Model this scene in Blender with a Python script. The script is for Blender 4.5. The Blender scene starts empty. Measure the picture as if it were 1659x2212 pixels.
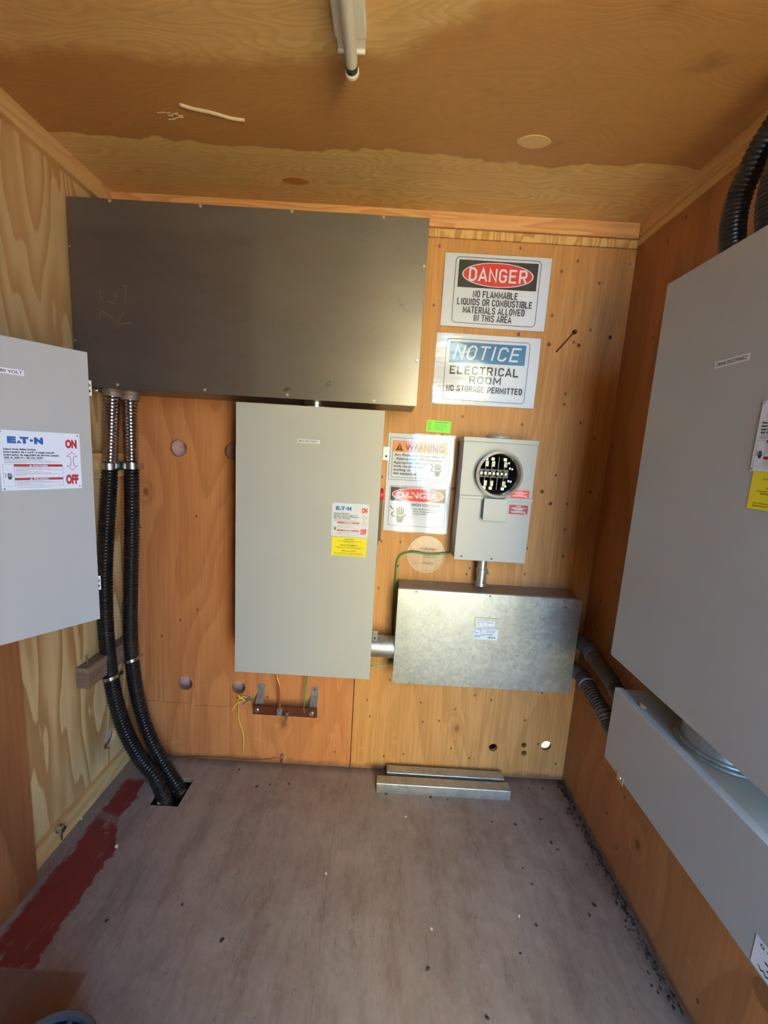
import bpy, bmesh, math, random
from mathutils import Vector, Matrix
random.seed(7)
sc = bpy.context.scene
COL = sc.collection
PI = math.pi

# ------------------------------------------------------------------ camera
F_PX, YAW, PITCH, ROLL, CAMZ = 868.9247, 0.0003, -0.1502, 0.0604, 1.2408
fwd = Vector((math.sin(YAW)*math.cos(PITCH), math.cos(YAW)*math.cos(PITCH), math.sin(PITCH)))
rt0 = Vector((math.cos(YAW), -math.sin(YAW), 0)); up0 = rt0.cross(fwd)
RT = rt0*math.cos(ROLL) + up0*math.sin(ROLL); UP = -rt0*math.sin(ROLL) + up0*math.cos(ROLL)
cd = bpy.data.cameras.new('camera'); cam = bpy.data.objects.new('camera', cd); COL.objects.link(cam)
cd.sensor_fit = 'HORIZONTAL'; cd.sensor_width = 36; cd.lens = F_PX/1659*36; cd.clip_start = 0.02
cam.matrix_world = Matrix(((RT.x, UP.x, -fwd.x, 0), (RT.y, UP.y, -fwd.y, 0), (RT.z, UP.z, -fwd.z, CAMZ), (0, 0, 0, 1)))
sc.camera = cam

# ------------------------------------------------------------------ light
sc.view_settings.view_transform = 'Standard'; sc.view_settings.look = 'None'
sc.view_settings.gamma = 1; sc.view_settings.use_curve_mapping = False
sc.view_settings.exposure = -0.38
sc.cycles.use_denoising = True
sc.cycles.max_bounces = 10; sc.cycles.diffuse_bounces = 6
w = bpy.data.worlds.new('sky'); sc.world = w; w.use_nodes = True
w.node_tree.nodes['Background'].inputs[0].default_value = (0.30, 0.58, 1.0, 1)
w.node_tree.nodes['Background'].inputs[1].default_value = 30
sd = bpy.data.lights.new('sun', 'SUN'); sun = bpy.data.objects.new('sun', sd); COL.objects.link(sun)
sd.energy = 190; sd.angle = 0.01; sd.color = (1, 0.93, 0.80)
sun.rotation_euler = (math.radians(-48), math.radians(-12), 0)       # from behind the shed, onto the yard
pd = bpy.data.lights.new('doorway_daylight', 'AREA'); pl = bpy.data.objects.new('doorway_daylight', pd); COL.objects.link(pl)
pd.shape = 'RECTANGLE'; pd.size = 0.51; pd.size_y = 1.93; pd.energy = 1.0; pd.cycles.is_portal = True
pl.location = (0.475, -0.46, 0.97); pl.rotation_euler = (math.radians(90), 0, 0)

# room size
XL, XR, YB, H = -0.944, 0.766, 1.42, 2.002
YF = -0.45

# ------------------------------------------------------------------ helpers
def U(px, py, ax, val):
    """point of the photograph unprojected on the plane x|y|z = val"""
    d = fwd + RT*((px-829.5)/F_PX) + UP*((1106-py)/F_PX)
    i = 'xyz'.index(ax); o = Vector((0, 0, CAMZ)); t = (val-o[i])/d[i]
    return o + d*t
def lin(c):
    c = c/255
    return c/12.92 if c <= 0.04045 else ((c+0.055)/1.055)**2.4
def rgb(r, g, b): return (lin(r), lin(g), lin(b), 1)

class Fr:
    """a flat frame: origin, right, up; the normal is right x up"""
    def __init__(s, o, a, b, wave=None):
        s.o = Vector(o); s.a = Vector(a).normalized(); s.b = Vector(b).normalized(); s.n = s.a.cross(s.b); s.wave = wave
    def p(s, u, v, n=0):
        if s.wave: n = n + s.wave(u, v)
        return s.o + s.a*u + s.b*v + s.n*n
WF = Fr((0, 0, 0), (1, 0, 0), (0, 0, 1))     # world frame facing the camera: (x, z, -y)

ORG = {}
def obj(name, bm, m, parent=None, smooth=False, keep=False):
    me = bpy.data.meshes.new(name)
    off = ORG.get(parent.name, Vector()) if parent else Vector()
    if off.length: bmesh.ops.translate(bm, verts=bm.verts, vec=-off)
    if not keep: bmesh.ops.recalc_face_normals(bm, faces=bm.faces)
    for f in bm.faces: f.smooth = smooth
    bm.to_mesh(me); bm.free(); me.materials.append(m)
    if smooth:
        try: me.set_sharp_from_angle(angle=math.radians(40))
        except Exception: pass
    o = bpy.data.objects.new(name, me); COL.objects.link(o)
    if parent: o.parent = parent; ORG[o.name] = off
    return o
def thing(name, label, cat, loc=(0, 0, 0), group=None):
    o = bpy.data.objects.new(name, None); COL.objects.link(o); o.empty_display_size = .05
    o.location = loc; o['label'] = label; o['category'] = cat
    if group: o['group'] = group
    ORG[o.name] = Vector(loc); return o
def tag(o, label, cat, group=None, kind=None):
    if label: o['label'] = label
    if cat: o['category'] = cat
    if group: o['group'] = group
    if kind: o['kind'] = kind
    return o
def struct(o, label=None):
    o['kind'] = 'structure'
    if label: o['label'] = label
    return o
def copy_tree(o, loc, label, group=None):
    c = o.copy(); COL.objects.link(c); c.location = loc; c['label'] = label
    if group: c['group'] = group
    for ch in o.children:
        k = ch.copy(); COL.objects.link(k); k.parent = c
        for g in ch.children:
            q = g.copy(); COL.objects.link(q); q.parent = k
    return c

def B(): return bmesh.new()
def box(bm, x0, x1, y0, y1, z0, z1, bev=0):
    r = bmesh.ops.create_cube(bm, size=1)
    vs = r['verts']
    for v in vs: v.co = Vector(((x0+x1)/2+v.co.x*(x1-x0), (y0+y1)/2+v.co.y*(y1-y0), (z0+z1)/2+v.co.z*(z1-z0)))
    if bev:
        es = list({e for v in vs for e in v.link_edges})
        bmesh.ops.bevel(bm, geom=es, offset=bev, segments=2, affect='EDGES', profile=.5)
    return bm
def fbox(bm, F, u0, u1, v0, v1, n0, n1, bev=0):
    t = B(); box(t, u0, u1, v0, v1, n0, n1, bev)
    join(bm, t, lambda c: F.o+F.a*c.x+F.b*c.y+F.n*c.z); return bm
def join(bm, t, f=None):
    m = {}
    for v in t.verts: m[v] = bm.verts.new(f(v.co) if f else v.co)
    for fa in t.faces:
        try: bm.faces.new([m[v] for v in fa.verts])
        except ValueError: pass
    t.free(); return bm
def basis(d):
    d = Vector(d).normalized(); a = Vector((0, 0, 1)) if abs(d.z) < .9 else Vector((1, 0, 0))
    s = d.cross(a).normalized(); return s, s.cross(d).normalized(), d
def loft(bm, rings, cap=True, closed=False):
    vr = [[bm.verts.new(p) for p in r] for r in rings]; n = len(vr[0])
    for i in range(len(vr)-1):
        for k in range(n): bm.faces.new((vr[i][k], vr[i][(k+1) % n], vr[i+1][(k+1) % n], vr[i+1][k]))
    if cap: bm.faces.new(vr[0][::-1]); bm.faces.new(vr[-1])
    return bm
def lathe(bm, o, d, prof, n=28, cap=True):
    """prof: list of (r, t) along the axis d from o"""
    s, u, d = basis(d); o = Vector(o)
    return loft(bm, [[o+d*t+(s*math.cos(2*PI*k/n)+u*math.sin(2*PI*k/n))*max(r, 1e-5) for k in range(n)] for r, t in prof], cap)
def cyl(bm, p0, p1, r, n=20, bev=0):
    p0 = Vector(p0); p1 = Vector(p1); L = (p1-p0).length
    pr = [(r-bev, 0), (r, bev), (r, L-bev), (r-bev, L)] if bev else [(r, 0), (r, L)]
    return lathe(bm, p0, p1-p0, pr, n)
def spline(pts, step):
    P = [Vector(p) for p in pts]; P = [P[0]*2-P[1]]+P+[P[-1]*2-P[-2]]; out = []
    for i in range(1, len(P)-2):
        a, b, c, d = P[i-1:i+3]
        for k in range(24):
            t = k/24; out.append(.5*((2*b)+(c-a)*t+(2*a-5*b+4*c-d)*t*t+(3*b-a-3*c+d)*t**3))
    out.append(P[-2]); res = [out[0]]; acc = 0
    for a, b in zip(out, out[1:]):
        L = (b-a).length; t = step-acc
        while t <= L: res.append(a+(b-a)*(t/L)); t += step
        acc = (acc+L) % step
    return res
def tube(bm, pts, r, n=10, rf=None):
    rings = []; prev = None
    for i, p in enumerate(pts):
        d = (pts[min(i+1, len(pts)-1)]-pts[max(i-1, 0)]).normalized()
        if prev is None: s, u, _ = basis(d)
        else: s = (prev-d*prev.dot(d)).normalized(); u = d.cross(s)
        prev = s; rr = rf(i) if rf else r
        rings.append([p+(s*math.cos(2*PI*k/n)+u*math.sin(2*PI*k/n))*rr for k in range(n)])
    return loft(bm, rings)
def wire(pts, r, step=.006, n=8): return tube(B(), spline(pts, step), r, n)
def corr(pts, r, pitch, depth, n=22):
    q = spline(pts, pitch/5)
    return tube(B(), q, r, n, lambda i: r-depth*(.5-.5*math.cos(2*PI*i/5)))
def screw(F, u, v, r=.005, h=.003, n=0, parent=None, m=None, name='screw'):
    bm = B(); lathe(bm, F.p(u, v, n), F.n, [(r, 0), (r, h*.4), (r*.8, h), (.0001, h)], 12)
    t = B(); box(t, -r*.7, r*.7, -r*.09, r*.09, h, h+.0002)
    return obj(name, bm, m or M['zinc'], parent, True)

# flat printed shapes in a frame
def pquad(bm, F, u0, u1, v0, v1, n=.0004, g=1):
    if not F.wave: g = 1
    nu = max(1, int(abs(u1-u0)/.012)) if g and F.wave else 1; nv = max(1, int(abs(v1-v0)/.012)) if F.wave else 1
    V = [[bm.verts.new(F.p(u0+(u1-u0)*i/nu, v0+(v1-v0)*j/nv, n)) for j in range(nv+1)] for i in range(nu+1)]
    for i in range(nu):
        for j in range(nv): bm.faces.new((V[i][j], V[i+1][j], V[i+1][j+1], V[i][j+1]))
    return bm
def ppoly(bm, F, pts, n=.0004):
    bm.faces.new([bm.verts.new(F.p(u, v, n)) for u, v in pts]); return bm
def pell(bm, F, cu, cv, ru, rv, n=.0004, k=40):
    c = bm.verts.new(F.p(cu, cv, n)); R = []
    for q in (.5, 1.0): R.append([bm.verts.new(F.p(cu+ru*q*math.cos(2*PI*i/k), cv+rv*q*math.sin(2*PI*i/k), n)) for i in range(k)])
    for i in range(k):
        bm.faces.new((c, R[0][i], R[0][(i+1) % k])); bm.faces.new((R[0][i], R[1][i], R[1][(i+1) % k], R[0][(i+1) % k]))
    return bm
def pring(bm, F, cu, cv, ru, rv, w, n=.0004, k=44):
    a = [bm.verts.new(F.p(cu+ru*math.cos(2*PI*i/k), cv+rv*math.sin(2*PI*i/k), n)) for i in range(k)]
    b = [bm.verts.new(F.p(cu+(ru-w)*math.cos(2*PI*i/k), cv+(rv-w)*math.sin(2*PI*i/k), n)) for i in range(k)]
    for i in range(k): bm.faces.new((a[i], a[(i+1) % k], b[(i+1) % k], b[i]))
    return bm
def pline(bm, F, pts, w, n=.0004, closed=False):
    P = [Vector(p) for p in pts]; N = len(P); L = []; R = []
    for i in range(N):
        a = P[i-1] if (i or closed) else P[i]; c = P[(i+1) % N] if (i < N-1 or closed) else P[i]; b = P[i]
        d1 = (b-a).normalized() if (b-a).length > 1e-9 else (c-b).normalized()
        d2 = (c-b).normalized() if (c-b).length > 1e-9 else d1
        t = (d1+d2); t = t.normalized() if t.length > 1e-6 else d1
        nn = Vector((-t.y, t.x)); k = max(.45, nn.dot(Vector((-d1.y, d1.x))))
        L.append(b+nn*(w/2/k)); R.append(b-nn*(w/2/k))
    lv = [bm.verts.new(F.p(q.x, q.y, n)) for q in L]; rv = [bm.verts.new(F.p(q.x, q.y, n)) for q in R]
    for i in range(N if closed else N-1):
        j = (i+1) % N; bm.faces.new((lv[i], lv[j], rv[j], rv[i]))
    return bm
def prrect(bm, F, u0, u1, v0, v1, r, w, n=.0004):
    pts = []
    for cx, cy, a0 in ((u1-r, v1-r, 0), (u0+r, v1-r, 90), (u0+r, v0+r, 180), (u1-r, v0+r, 270)):
        for k in range(6):
            a = math.radians(a0+k*18); pts.append((cx+r*math.cos(a), cy+r*math.sin(a)))
    out = []
    for i, p in enumerate(pts):          # extra points on the long sides so a wavy sheet carries them
        q = pts[(i+1) % len(pts)]; m = max(1, int(math.dist(p, q)/.015))
        out += [(p[0]+(q[0]-p[0])*k/m, p[1]+(q[1]-p[1])*k/m) for k in range(m)]
    return pline(bm, F, out, w, n, True)
def ptext(bm, F, s, u0, u1, v0, v1, bold=0, shear=0, n=.0005, fit='both'):
    """lettering fitted in the box u0..u1, v0..v1 (cap height)"""
    c = bpy.data.curves.new('t', 'FONT'); c.body = s; c.size = 1; c.offset = bold; c.shear = shear; c.resolution_u = 3
    o = bpy.data.objects.new('t', c); COL.objects.link(o)
    bpy.context.view_layer.update()
    me = bpy.data.meshes.new_from_object(o.evaluated_get(bpy.context.evaluated_depsgraph_get()))
    if len(me.vertices):
        xs = [v.co.x for v in me.vertices]; x0, x1 = min(xs), max(xs)
        y0, y1 = -bold, .70+bold
        if s.upper() == s: ys = [v.co.y for v in me.vertices]; y0, y1 = min(ys), max(ys)
        sx = (u1-u0)/(x1-x0); sy = (v1-v0)/(y1-y0)
        t = B(); t.from_mesh(me)
        join(bm, t, lambda q: F.p(u0+(q.x-x0)*sx, v0+(q.y-y0)*sy, n))
    bpy.data.objects.remove(o); bpy.data.curves.remove(c); bpy.data.meshes.remove(me)
    return bm
GL = {  # squared sign letters on a 0..1 x 0..1.5 cell (centre lines)
 'D': [[(.12, .1), (.12, 1.4), (.6, 1.4), (.88, 1.15), (.88, .35), (.6, .1), (.12, .1)]],
 'A': [[(.02, 0), (.5, 1.42), (.98, 0)], [(.2, .42), (.8, .42)]],
 'N': [[(.1, 0), (.1, 1.4), (.9, .1), (.9, 1.5)]],
 'G': [[(.88, 1.1), (.88, 1.2), (.7, 1.4), (.3, 1.4), (.12, 1.2), (.12, .3), (.3, .1), (.7, .1), (.88, .3), (.88, .72), (.5, .72)]],
 'E': [[(.95, 1.4), (.12, 1.4), (.12, .1), (.95, .1)], [(.12, .77), (.85, .77)]],
 'R': [[(.12, 0), (.12, 1.4), (.72, 1.4), (.88, 1.25), (.88, .85), (.72, .7), (.12, .7)], [(.55, .7), (.92, 0)]],
 'O': [[(.12, .35), (.12, 1.15), (.35, 1.4), (.65, 1.4), (.88, 1.15), (.88, .35), (.65, .1), (.35, .1), (.12, .35), (.12, .5)]],
 'T': [[(0, 1.4), (1, 1.4)], [(.5, 1.4), (.5, 0)]], 'I': [[(.5, 1.5), (.5, 0)]],
 'L': [[(.12, 1.5), (.12, .1), (.92, .1)]], 'F': [[(.95, 1.4), (.12, 1.4), (.12, 0)], [(.12, .77), (.8, .77)]],
 'M': [[(.1, 0), (.1, 1.4), (.5, .45), (.9, 1.4), (.9, 0)]], 'H': [[(.12, 0), (.12, 1.5)], [(.88, 0), (.88, 1.5)], [(.12, .77), (.88, .77)]],
 'B': [[(.12, .1), (.12, 1.4), (.7, 1.4), (.86, 1.25), (.86, .92), (.7, .77), (.12, .77)], [(.7, .77), (.88, .6), (.88, .27), (.72, .1), (.12, .1)]],
 'U': [[(.12, 1.5), (.12, .3), (.32, .1), (.68, .1), (.88, .3), (.88, 1.5)]], 'W': [[(.04, 1.5), (.27, .1), (.5, 1.2), (.73, .1), (.96, 1.5)]],
 'S': [[(.88, 1.1), (.88, 1.22), (.7, 1.4), (.3, 1.4), (.12, 1.22), (.12, .98), (.3, .8), (.7, .72), (.88, .52), (.88, .28), (.7, .1), (.3, .1), (.12, .28), (.12, .42)]],
 'Q': [[(.12, .35), (.12, 1.15), (.35, 1.4), (.65, 1.4), (.88, 1.15), (.88, .35), (.65, .1), (.35, .1), (.12, .35), (.12, .5)], [(.55, .4), (.95, -.02)]],
 'P': [[(.12, 0), (.12, 1.4), (.72, 1.4), (.88, 1.25), (.88, .82), (.72, .66), (.12, .66)]], ' ': [],
 'C': [[(.88, 1.05), (.88, 1.2), (.68, 1.4), (.32, 1.4), (.12, 1.2), (.12, .3), (.32, .1), (.68, .1), (.88, .3), (.88, .45)]]}
def pblock(bm, F, s, u0, u1, v0, v1, wt=.2, shear=0, n=.0006):
    adv = [.40 if c == 'I' else .45 if c == ' ' else 1.25 if c in 'MW' else 1.0 for c in s]; gap = .26; tot = sum(adv)+gap*(len(s)-1)
    sx = (u1-u0)/tot; sy = (v1-v0)/1.5; x = 0
    for c, a in zip(s, adv):
        for st in GL[c]:
            pts = [(u0+(x+(a/2+(px-.5)*max(a, 1)))*sx+shear*py*sy, v0+py*sy) for px, py in st]
            pline(bm, F, pts, wt*sy, n)
        x += a+gap
    return bm
def phand(bm, F, cu, cv, s, flip=1, n=.0006):
    """warning-sign hand with a shock wire, s = height"""
    for k, (x, h, t) in enumerate(((-.17, .42, .05), (-.06, .5, .02), (.06, .48, -.02), (.17, .38, -.06))):
        pline(bm, F, [(cu+x*s, cv+.02*s), (cu+(x-t*.6)*s, cv+h*s)], .085*s, n)
    pline(bm, F, [(cu+.2*s*flip, cv-.2*s), (cu+.34*s*flip, cv+.05*s)], .09*s, n)
    ppoly(bm, F, [(cu-.23*s, cv-.08*s), (cu-.08*s, cv-.02*s), (cu-.04*s, cv-.14*s), (cu+.1*s, cv-.04*s), (cu+.23*s, cv-.08*s), (cu+.2*s, cv-.33*s), (cu+.14*s, cv-.5*s), (cu-.14*s, cv-.5*s), (cu-.2*s, cv-.33*s)], n)
    ppoly(bm, F, [(cu-.22*s, cv-.03*s), (cu-.22*s, cv+.08*s), (cu+.22*s, cv+.08*s), (cu+.22*s, cv-.02*s), (cu+.08*s, cv+.03*s), (cu-.02*s, cv-.06*s), (cu-.07*s, cv+.03*s)], n)
    pline(bm, F, [(cu-.65*s, cv+.5*s), (cu-.42*s, cv+.32*s), (cu-.38*s, cv+.2*s), (cu-.52*s, cv+.02*s), (cu-.46*s, cv-.1*s), (cu-.28*s, cv-.12*s)], .06*s, n)
    return bm

# ------------------------------------------------------------------ materials
class NT:
    def __init__(s, name):
        s.m = bpy.data.materials.new(name); s.m.use_nodes = True; s.t = s.m.node_tree; s.b = s.t.nodes['Principled BSDF']
        s.tc = s.t.nodes.new('ShaderNodeTexCoord'); s.xyz = s.t.nodes.new('ShaderNodeSeparateXYZ')
        s.t.links.new(s.tc.outputs['Object'], s.xyz.inputs[0]); s.x, s.y, s.z = s.xyz.outputs
    def L(s, a, inp):
        if isinstance(a, (int, float)): inp.default_value = a
        elif isinstance(a, tuple): inp.default_value = a
        else: s.t.links.new(a, inp)
    def op(s, op, a, b=0, clamp=False):
        n = s.t.nodes.new('ShaderNodeMath'); n.operation = op; n.use_clamp = clamp
        s.L(a, n.inputs[0]); s.L(b, n.inputs[1]); return n.outputs[0]
    def add(s, a, b): return s.op('ADD', a, b)
    def mul(s, a, b): return s.op('MULTIPLY', a, b)
    def sub(s, a, b): return s.op('SUBTRACT', a, b)
    def vec(s, x, y, z=0):
        n = s.t.nodes.new('ShaderNodeCombineXYZ'); s.L(x, n.inputs[0]); s.L(y, n.inputs[1]); s.L(z, n.inputs[2]); return n.outputs[0]
    def noise(s, v, scale=1, detail=2, rough=.5, dist=0, color=False):
        n = s.t.nodes.new('ShaderNodeTexNoise'); s.L(v, n.inputs['Vector'])
        n.inputs['Scale'].default_value = scale; n.inputs['Detail'].default_value = detail
        n.inputs['Roughness'].default_value = rough; n.inputs['Distortion'].default_value = dist
        return n.outputs['Color' if color else 'Fac']
    def vor(s, v, scale=1, feat='F1', flat=True):
        n = s.t.nodes.new('ShaderNodeTexVoronoi'); s.L(v, n.inputs['Vector']); n.inputs['Scale'].default_value = scale; n.feature = feat; n.voronoi_dimensions = '2D' if flat else '3D'
        return n.outputs['Distance'], n.outputs['Color']
    def ss(s, a, lo, hi):
        n = s.t.nodes.new('ShaderNodeMapRange'); n.interpolation_type = 'SMOOTHSTEP'; s.L(a, n.inputs[0])
        s.L(lo, n.inputs[1]); s.L(hi, n.inputs[2]); n.inputs[3].default_value = 0; n.inputs[4].default_value = 1; return n.outputs[0]
    def mix(s, f, a, b):
        n = s.t.nodes.new('ShaderNodeMix'); n.data_type = 'RGBA'; s.L(f, n.inputs[0]); s.L(a, n.inputs[6]); s.L(b, n.inputs[7]); return n.outputs[2]
    def bump(s, h, strength=.3, dist=.002):
        n = s.t.nodes.new('ShaderNodeBump'); s.L(h, n.inputs['Height']); n.inputs['Strength'].default_value = strength; n.inputs['Distance'].default_value = dist
        s.t.links.new(n.outputs[0], s.b.inputs['Normal']); return n.outputs[0]
    def red(s, c):
        n = s.t.nodes.new('ShaderNodeSeparateColor'); s.L(c, n.inputs[0]); return n.outputs[0]
    def fin(s, col, rough=.5, metal=0, coat=0, spec=.5):
        s.L(col, s.b.inputs['Base Color']); s.L(rough, s.b.inputs['Roughness']); s.L(metal, s.b.inputs['Metallic'])
        s.b.inputs['Coat Weight'].default_value = coat; s.b.inputs['Specular IOR Level'].default_value = spec; return s.m

def wood(name, light, dark, ax, K=34, su=3, sv=.55, p=3, amt=.6, fiber=.25, knots=.0, pins=.0, seed=0, alt=None, altamt=.5, rough=.62, extra=None, knotcol=rgb(70, 38, 16), kfreq=(6, 4), coat=0, jag=.02):
    t = NT(name); u = getattr(t, ax[0]); v = getattr(t, ax[1])
    wv = t.noise(t.vec(t.mul(u, 2), t.mul(v, 1.3), seed+9), 1, 2)
    kd, kc = t.vor(t.vec(t.mul(u, kfreq[0]), t.mul(v, kfreq[1]), seed)); kr = t.red(kc)
    gate = t.ss(kr, 1-knots-.001, 1-knots+.001)
    n = t.noise(t.vec(t.add(t.mul(u, su), t.mul(wv, .5)), t.mul(v, sv), seed), 1, 2.2, .45)
    n = t.add(n, t.mul(t.mul(gate, t.ss(kd, .35, .0)), .07))
    n = t.add(n, t.mul(t.sub(t.noise(t.vec(t.mul(u, 26), t.mul(v, 4), seed+2), 1, 3, .7), .5), jag))
    f_ = t.op('FRACT', t.mul(n, K/6.283)); g = t.mul(t.op('POWER', t.ss(f_, .1, .9), p/2), t.ss(f_, 1.0, .93))
    fb = t.noise(t.vec(t.mul(u, 110), t.mul(v, 3), seed), 1, 4, .7)
    big = t.noise(t.vec(t.mul(u, 1.6), t.mul(v, .9), seed+3), 1, 3, .6)
    c = t.mix(t.mul(g, amt), light, dark)
    if alt: c = t.mix(t.mul(t.ss(big, .42, .66), altamt), c, alt)
    c = t.mix(t.mul(t.ss(fb, .35, .75), fiber), c, dark)
    if knots:
        km = t.mul(gate, t.ss(kd, t.add(.055, t.mul(t.noise(t.vec(u, v, seed), 40, 2), .04)), .03))
        c = t.mix(t.mul(km, .85), c, knotcol)
        halo = t.mul(gate, t.ss(kd, .2, .05)); c = t.mix(t.mul(halo, .35), c, dark)
    if pins:
        pd_, pc = t.vor(t.vec(t.mul(u, 15), t.mul(v, 11), seed+5)); pg = t.ss(t.red(pc), 1-pins-.001, 1-pins+.001)
        c = t.mix(t.mul(t.mul(pg, t.ss(pd_, .075, .045)), .85), c, knotcol)
    if extra: c = extra(t, c, u, v)
    t.bump(t.add(t.mul(fb, .5), t.mul(g, -.4)), .25, .0012)
    return t.fin(c, rough, coat=coat)

def plain(name, c, rough=.5, metal=0, coat=0, grime=0, scale=14, gc=rgb(60, 50, 40), spec=.5, bump=0):
    t = NT(name); n = t.noise(t.tc.outputs['Object'], scale, 4, .6)
    col = t.mix(t.mul(t.ss(n, .45, .8), grime), c, gc) if grime else c
    if bump: t.bump(t.noise(t.tc.outputs['Object'], 60, 3), bump, .001)
    else: t.L(t.add(rough, t.mul(t.sub(n, .5), .06)), t.b.inputs['Roughness'])
    return t.fin(col, t.add(rough, t.mul(t.sub(n, .5), .08)), metal, coat, spec)

M = {}
# plywood
def ex_back(t, c, u, v):
    # mud-stained wicking edge by the floor, pale scuffs low on the sheet
    e = t.ss(t.add(v, t.mul(t.noise(t.vec(u, v, 0), 22, 4, .7), .05)), .055, .03)
    c = t.mix(t.mul(e, .75), c, rgb(86, 62, 48))
    sc_ = t.mul(t.ss(t.noise(t.vec(t.mul(u, 5), t.mul(v, 9), 4), 3, 5, .75), .58, .75), t.ss(v, .55, .1))
    return t.mix(t.mul(sc_, .3), c, rgb(205, 175, 150))
M['ply_orange'] = wood('plywood_orange', rgb(188, 140, 82), rgb(142, 92, 42), 'xz', K=110, su=2.6, sv=.35, p=2, amt=.34, fiber=.6, knots=.05, pins=.34, seed=1, alt=rgb(180, 128, 68), extra=ex_back, knotcol=rgb(84, 44, 20))
M['ply_red'] = wood('plywood_red', rgb(182, 124, 76), rgb(128, 70, 34), 'xz', K=90, su=3.0, sv=.5, p=2.2, amt=.36, fiber=.4, knots=.12, pins=.12, seed=4, alt=rgb(164, 104, 58), extra=ex_back, knotcol=rgb(96, 44, 20))
def ex_left(t, c, u, v):
    m = t.mul(t.ss(v, .36, .31), t.ss(t.add(u, t.mul(t.noise(t.vec(u, v, 2), 14, 3), .1)), 1.16, 1.2))
    return t.mix(t.mul(m, .0), c, rgb(150, 110, 70))
M['ply_pale'] = wood('plywood_pale', rgb(208, 178, 124), rgb(160, 118, 64), 'yz', K=76, su=6.5, sv=.85, p=2.2, amt=.9, jag=.03, fiber=.16, knots=.07, seed=11, alt=rgb(198, 164, 112), altamt=.4, kfreq=(4, 2))
M['ply_dark'] = wood('plywood_dark', rgb(164, 112, 64), rgb(116, 68, 32), 'yz', K=56, su=2.2, sv=.5, p=2, amt=.35, fiber=.3, knots=.14, pins=.1, seed=21, alt=rgb(152, 96, 54), extra=ex_back, knotcol=rgb(78, 40, 20))
def ex_ceil(t, c, x, y):   # here u = y (across the grain), v = x
    X, Y = t.x, t.y
    wv = t.mul(t.sub(t.noise(t.vec(t.mul(X, 3), t.mul(Y, 3), 5), 1, 4, .6), .5), .14)
    far = t.add(1.165, wv)
    near = t.sub(t.add(.945, wv), t.mul(t.op('MAXIMUM', t.add(X, .15), 0), .42))
    soft = t.mul(t.ss(t.add(Y, t.mul(t.noise(t.vec(X, Y, 1), 9, 5, .7), .05)), t.sub(near, .0), t.add(near, .05)), t.ss(Y, t.add(far, .004), t.sub(far, .004)))
    c = t.mix(t.mul(soft, .86), c, rgb(158, 110, 58))
    blot = t.mul(soft, t.ss(t.noise(t.vec(t.mul(X, 3.2), t.mul(Y, 6), 2), 1, 4, .65), .58, .74))
    c = t.mix(t.mul(blot, .5), c, rgb(92, 56, 26))
    yel = t.ss(t.noise(t.vec(t.mul(X, 2), t.mul(Y, 5), 8), 1, 3), .5, .7)
    return t.mix(t.mul(yel, .15), c, rgb(190, 150, 80))
M['ply_ceiling'] = wood('plywood_ceiling', rgb(226, 190, 128), rgb(176, 128, 68), 'yx', K=230, su=6.5, sv=1.7, p=2.4, amt=.36, jag=.035, fiber=.3, seed=31, alt=rgb(196, 152, 90), extra=ex_ceil)
M['ply_brown'] = wood('plywood_brown', rgb(150, 98, 56), rgb(98, 56, 28), 'yz', K=30, su=5, sv=.8, p=2, amt=.5, fiber=.4, seed=41)
M['pine_x'] = wood('pine_strip_x', rgb(216, 166, 108), rgb(176, 112, 56), 'zx', K=60, su=14, sv=1.6, p=2.6, amt=.6, fiber=.2, seed=51)
M['pine_y'] = wood('pine_strip_y', rgb(214, 176, 116), rgb(182, 132, 76), 'zy', K=60, su=10, sv=1.1, p=2.4, amt=.45, fiber=.2, seed=52)
M['ply_edge'] = wood('plywood_offcut', rgb(218, 176, 108), rgb(158, 106, 48), 'xz', K=60, su=13, sv=3, p=3, amt=.75, fiber=.15, seed=53)
M['old_wood'] = wood('weathered_board', rgb(134, 110, 88), rgb(88, 66, 50), 'zy', K=60, su=16, sv=2, amt=.5, fiber=.4, seed=61)
M['patch_pale'] = plain('pale_patch', rgb(214, 172, 116), .6); M['patch_brown'] = plain('brown_patch', rgb(176, 112, 50), .6)
M['smear'] = plain('dried_filler', rgb(226, 205, 170), .7)

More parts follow.
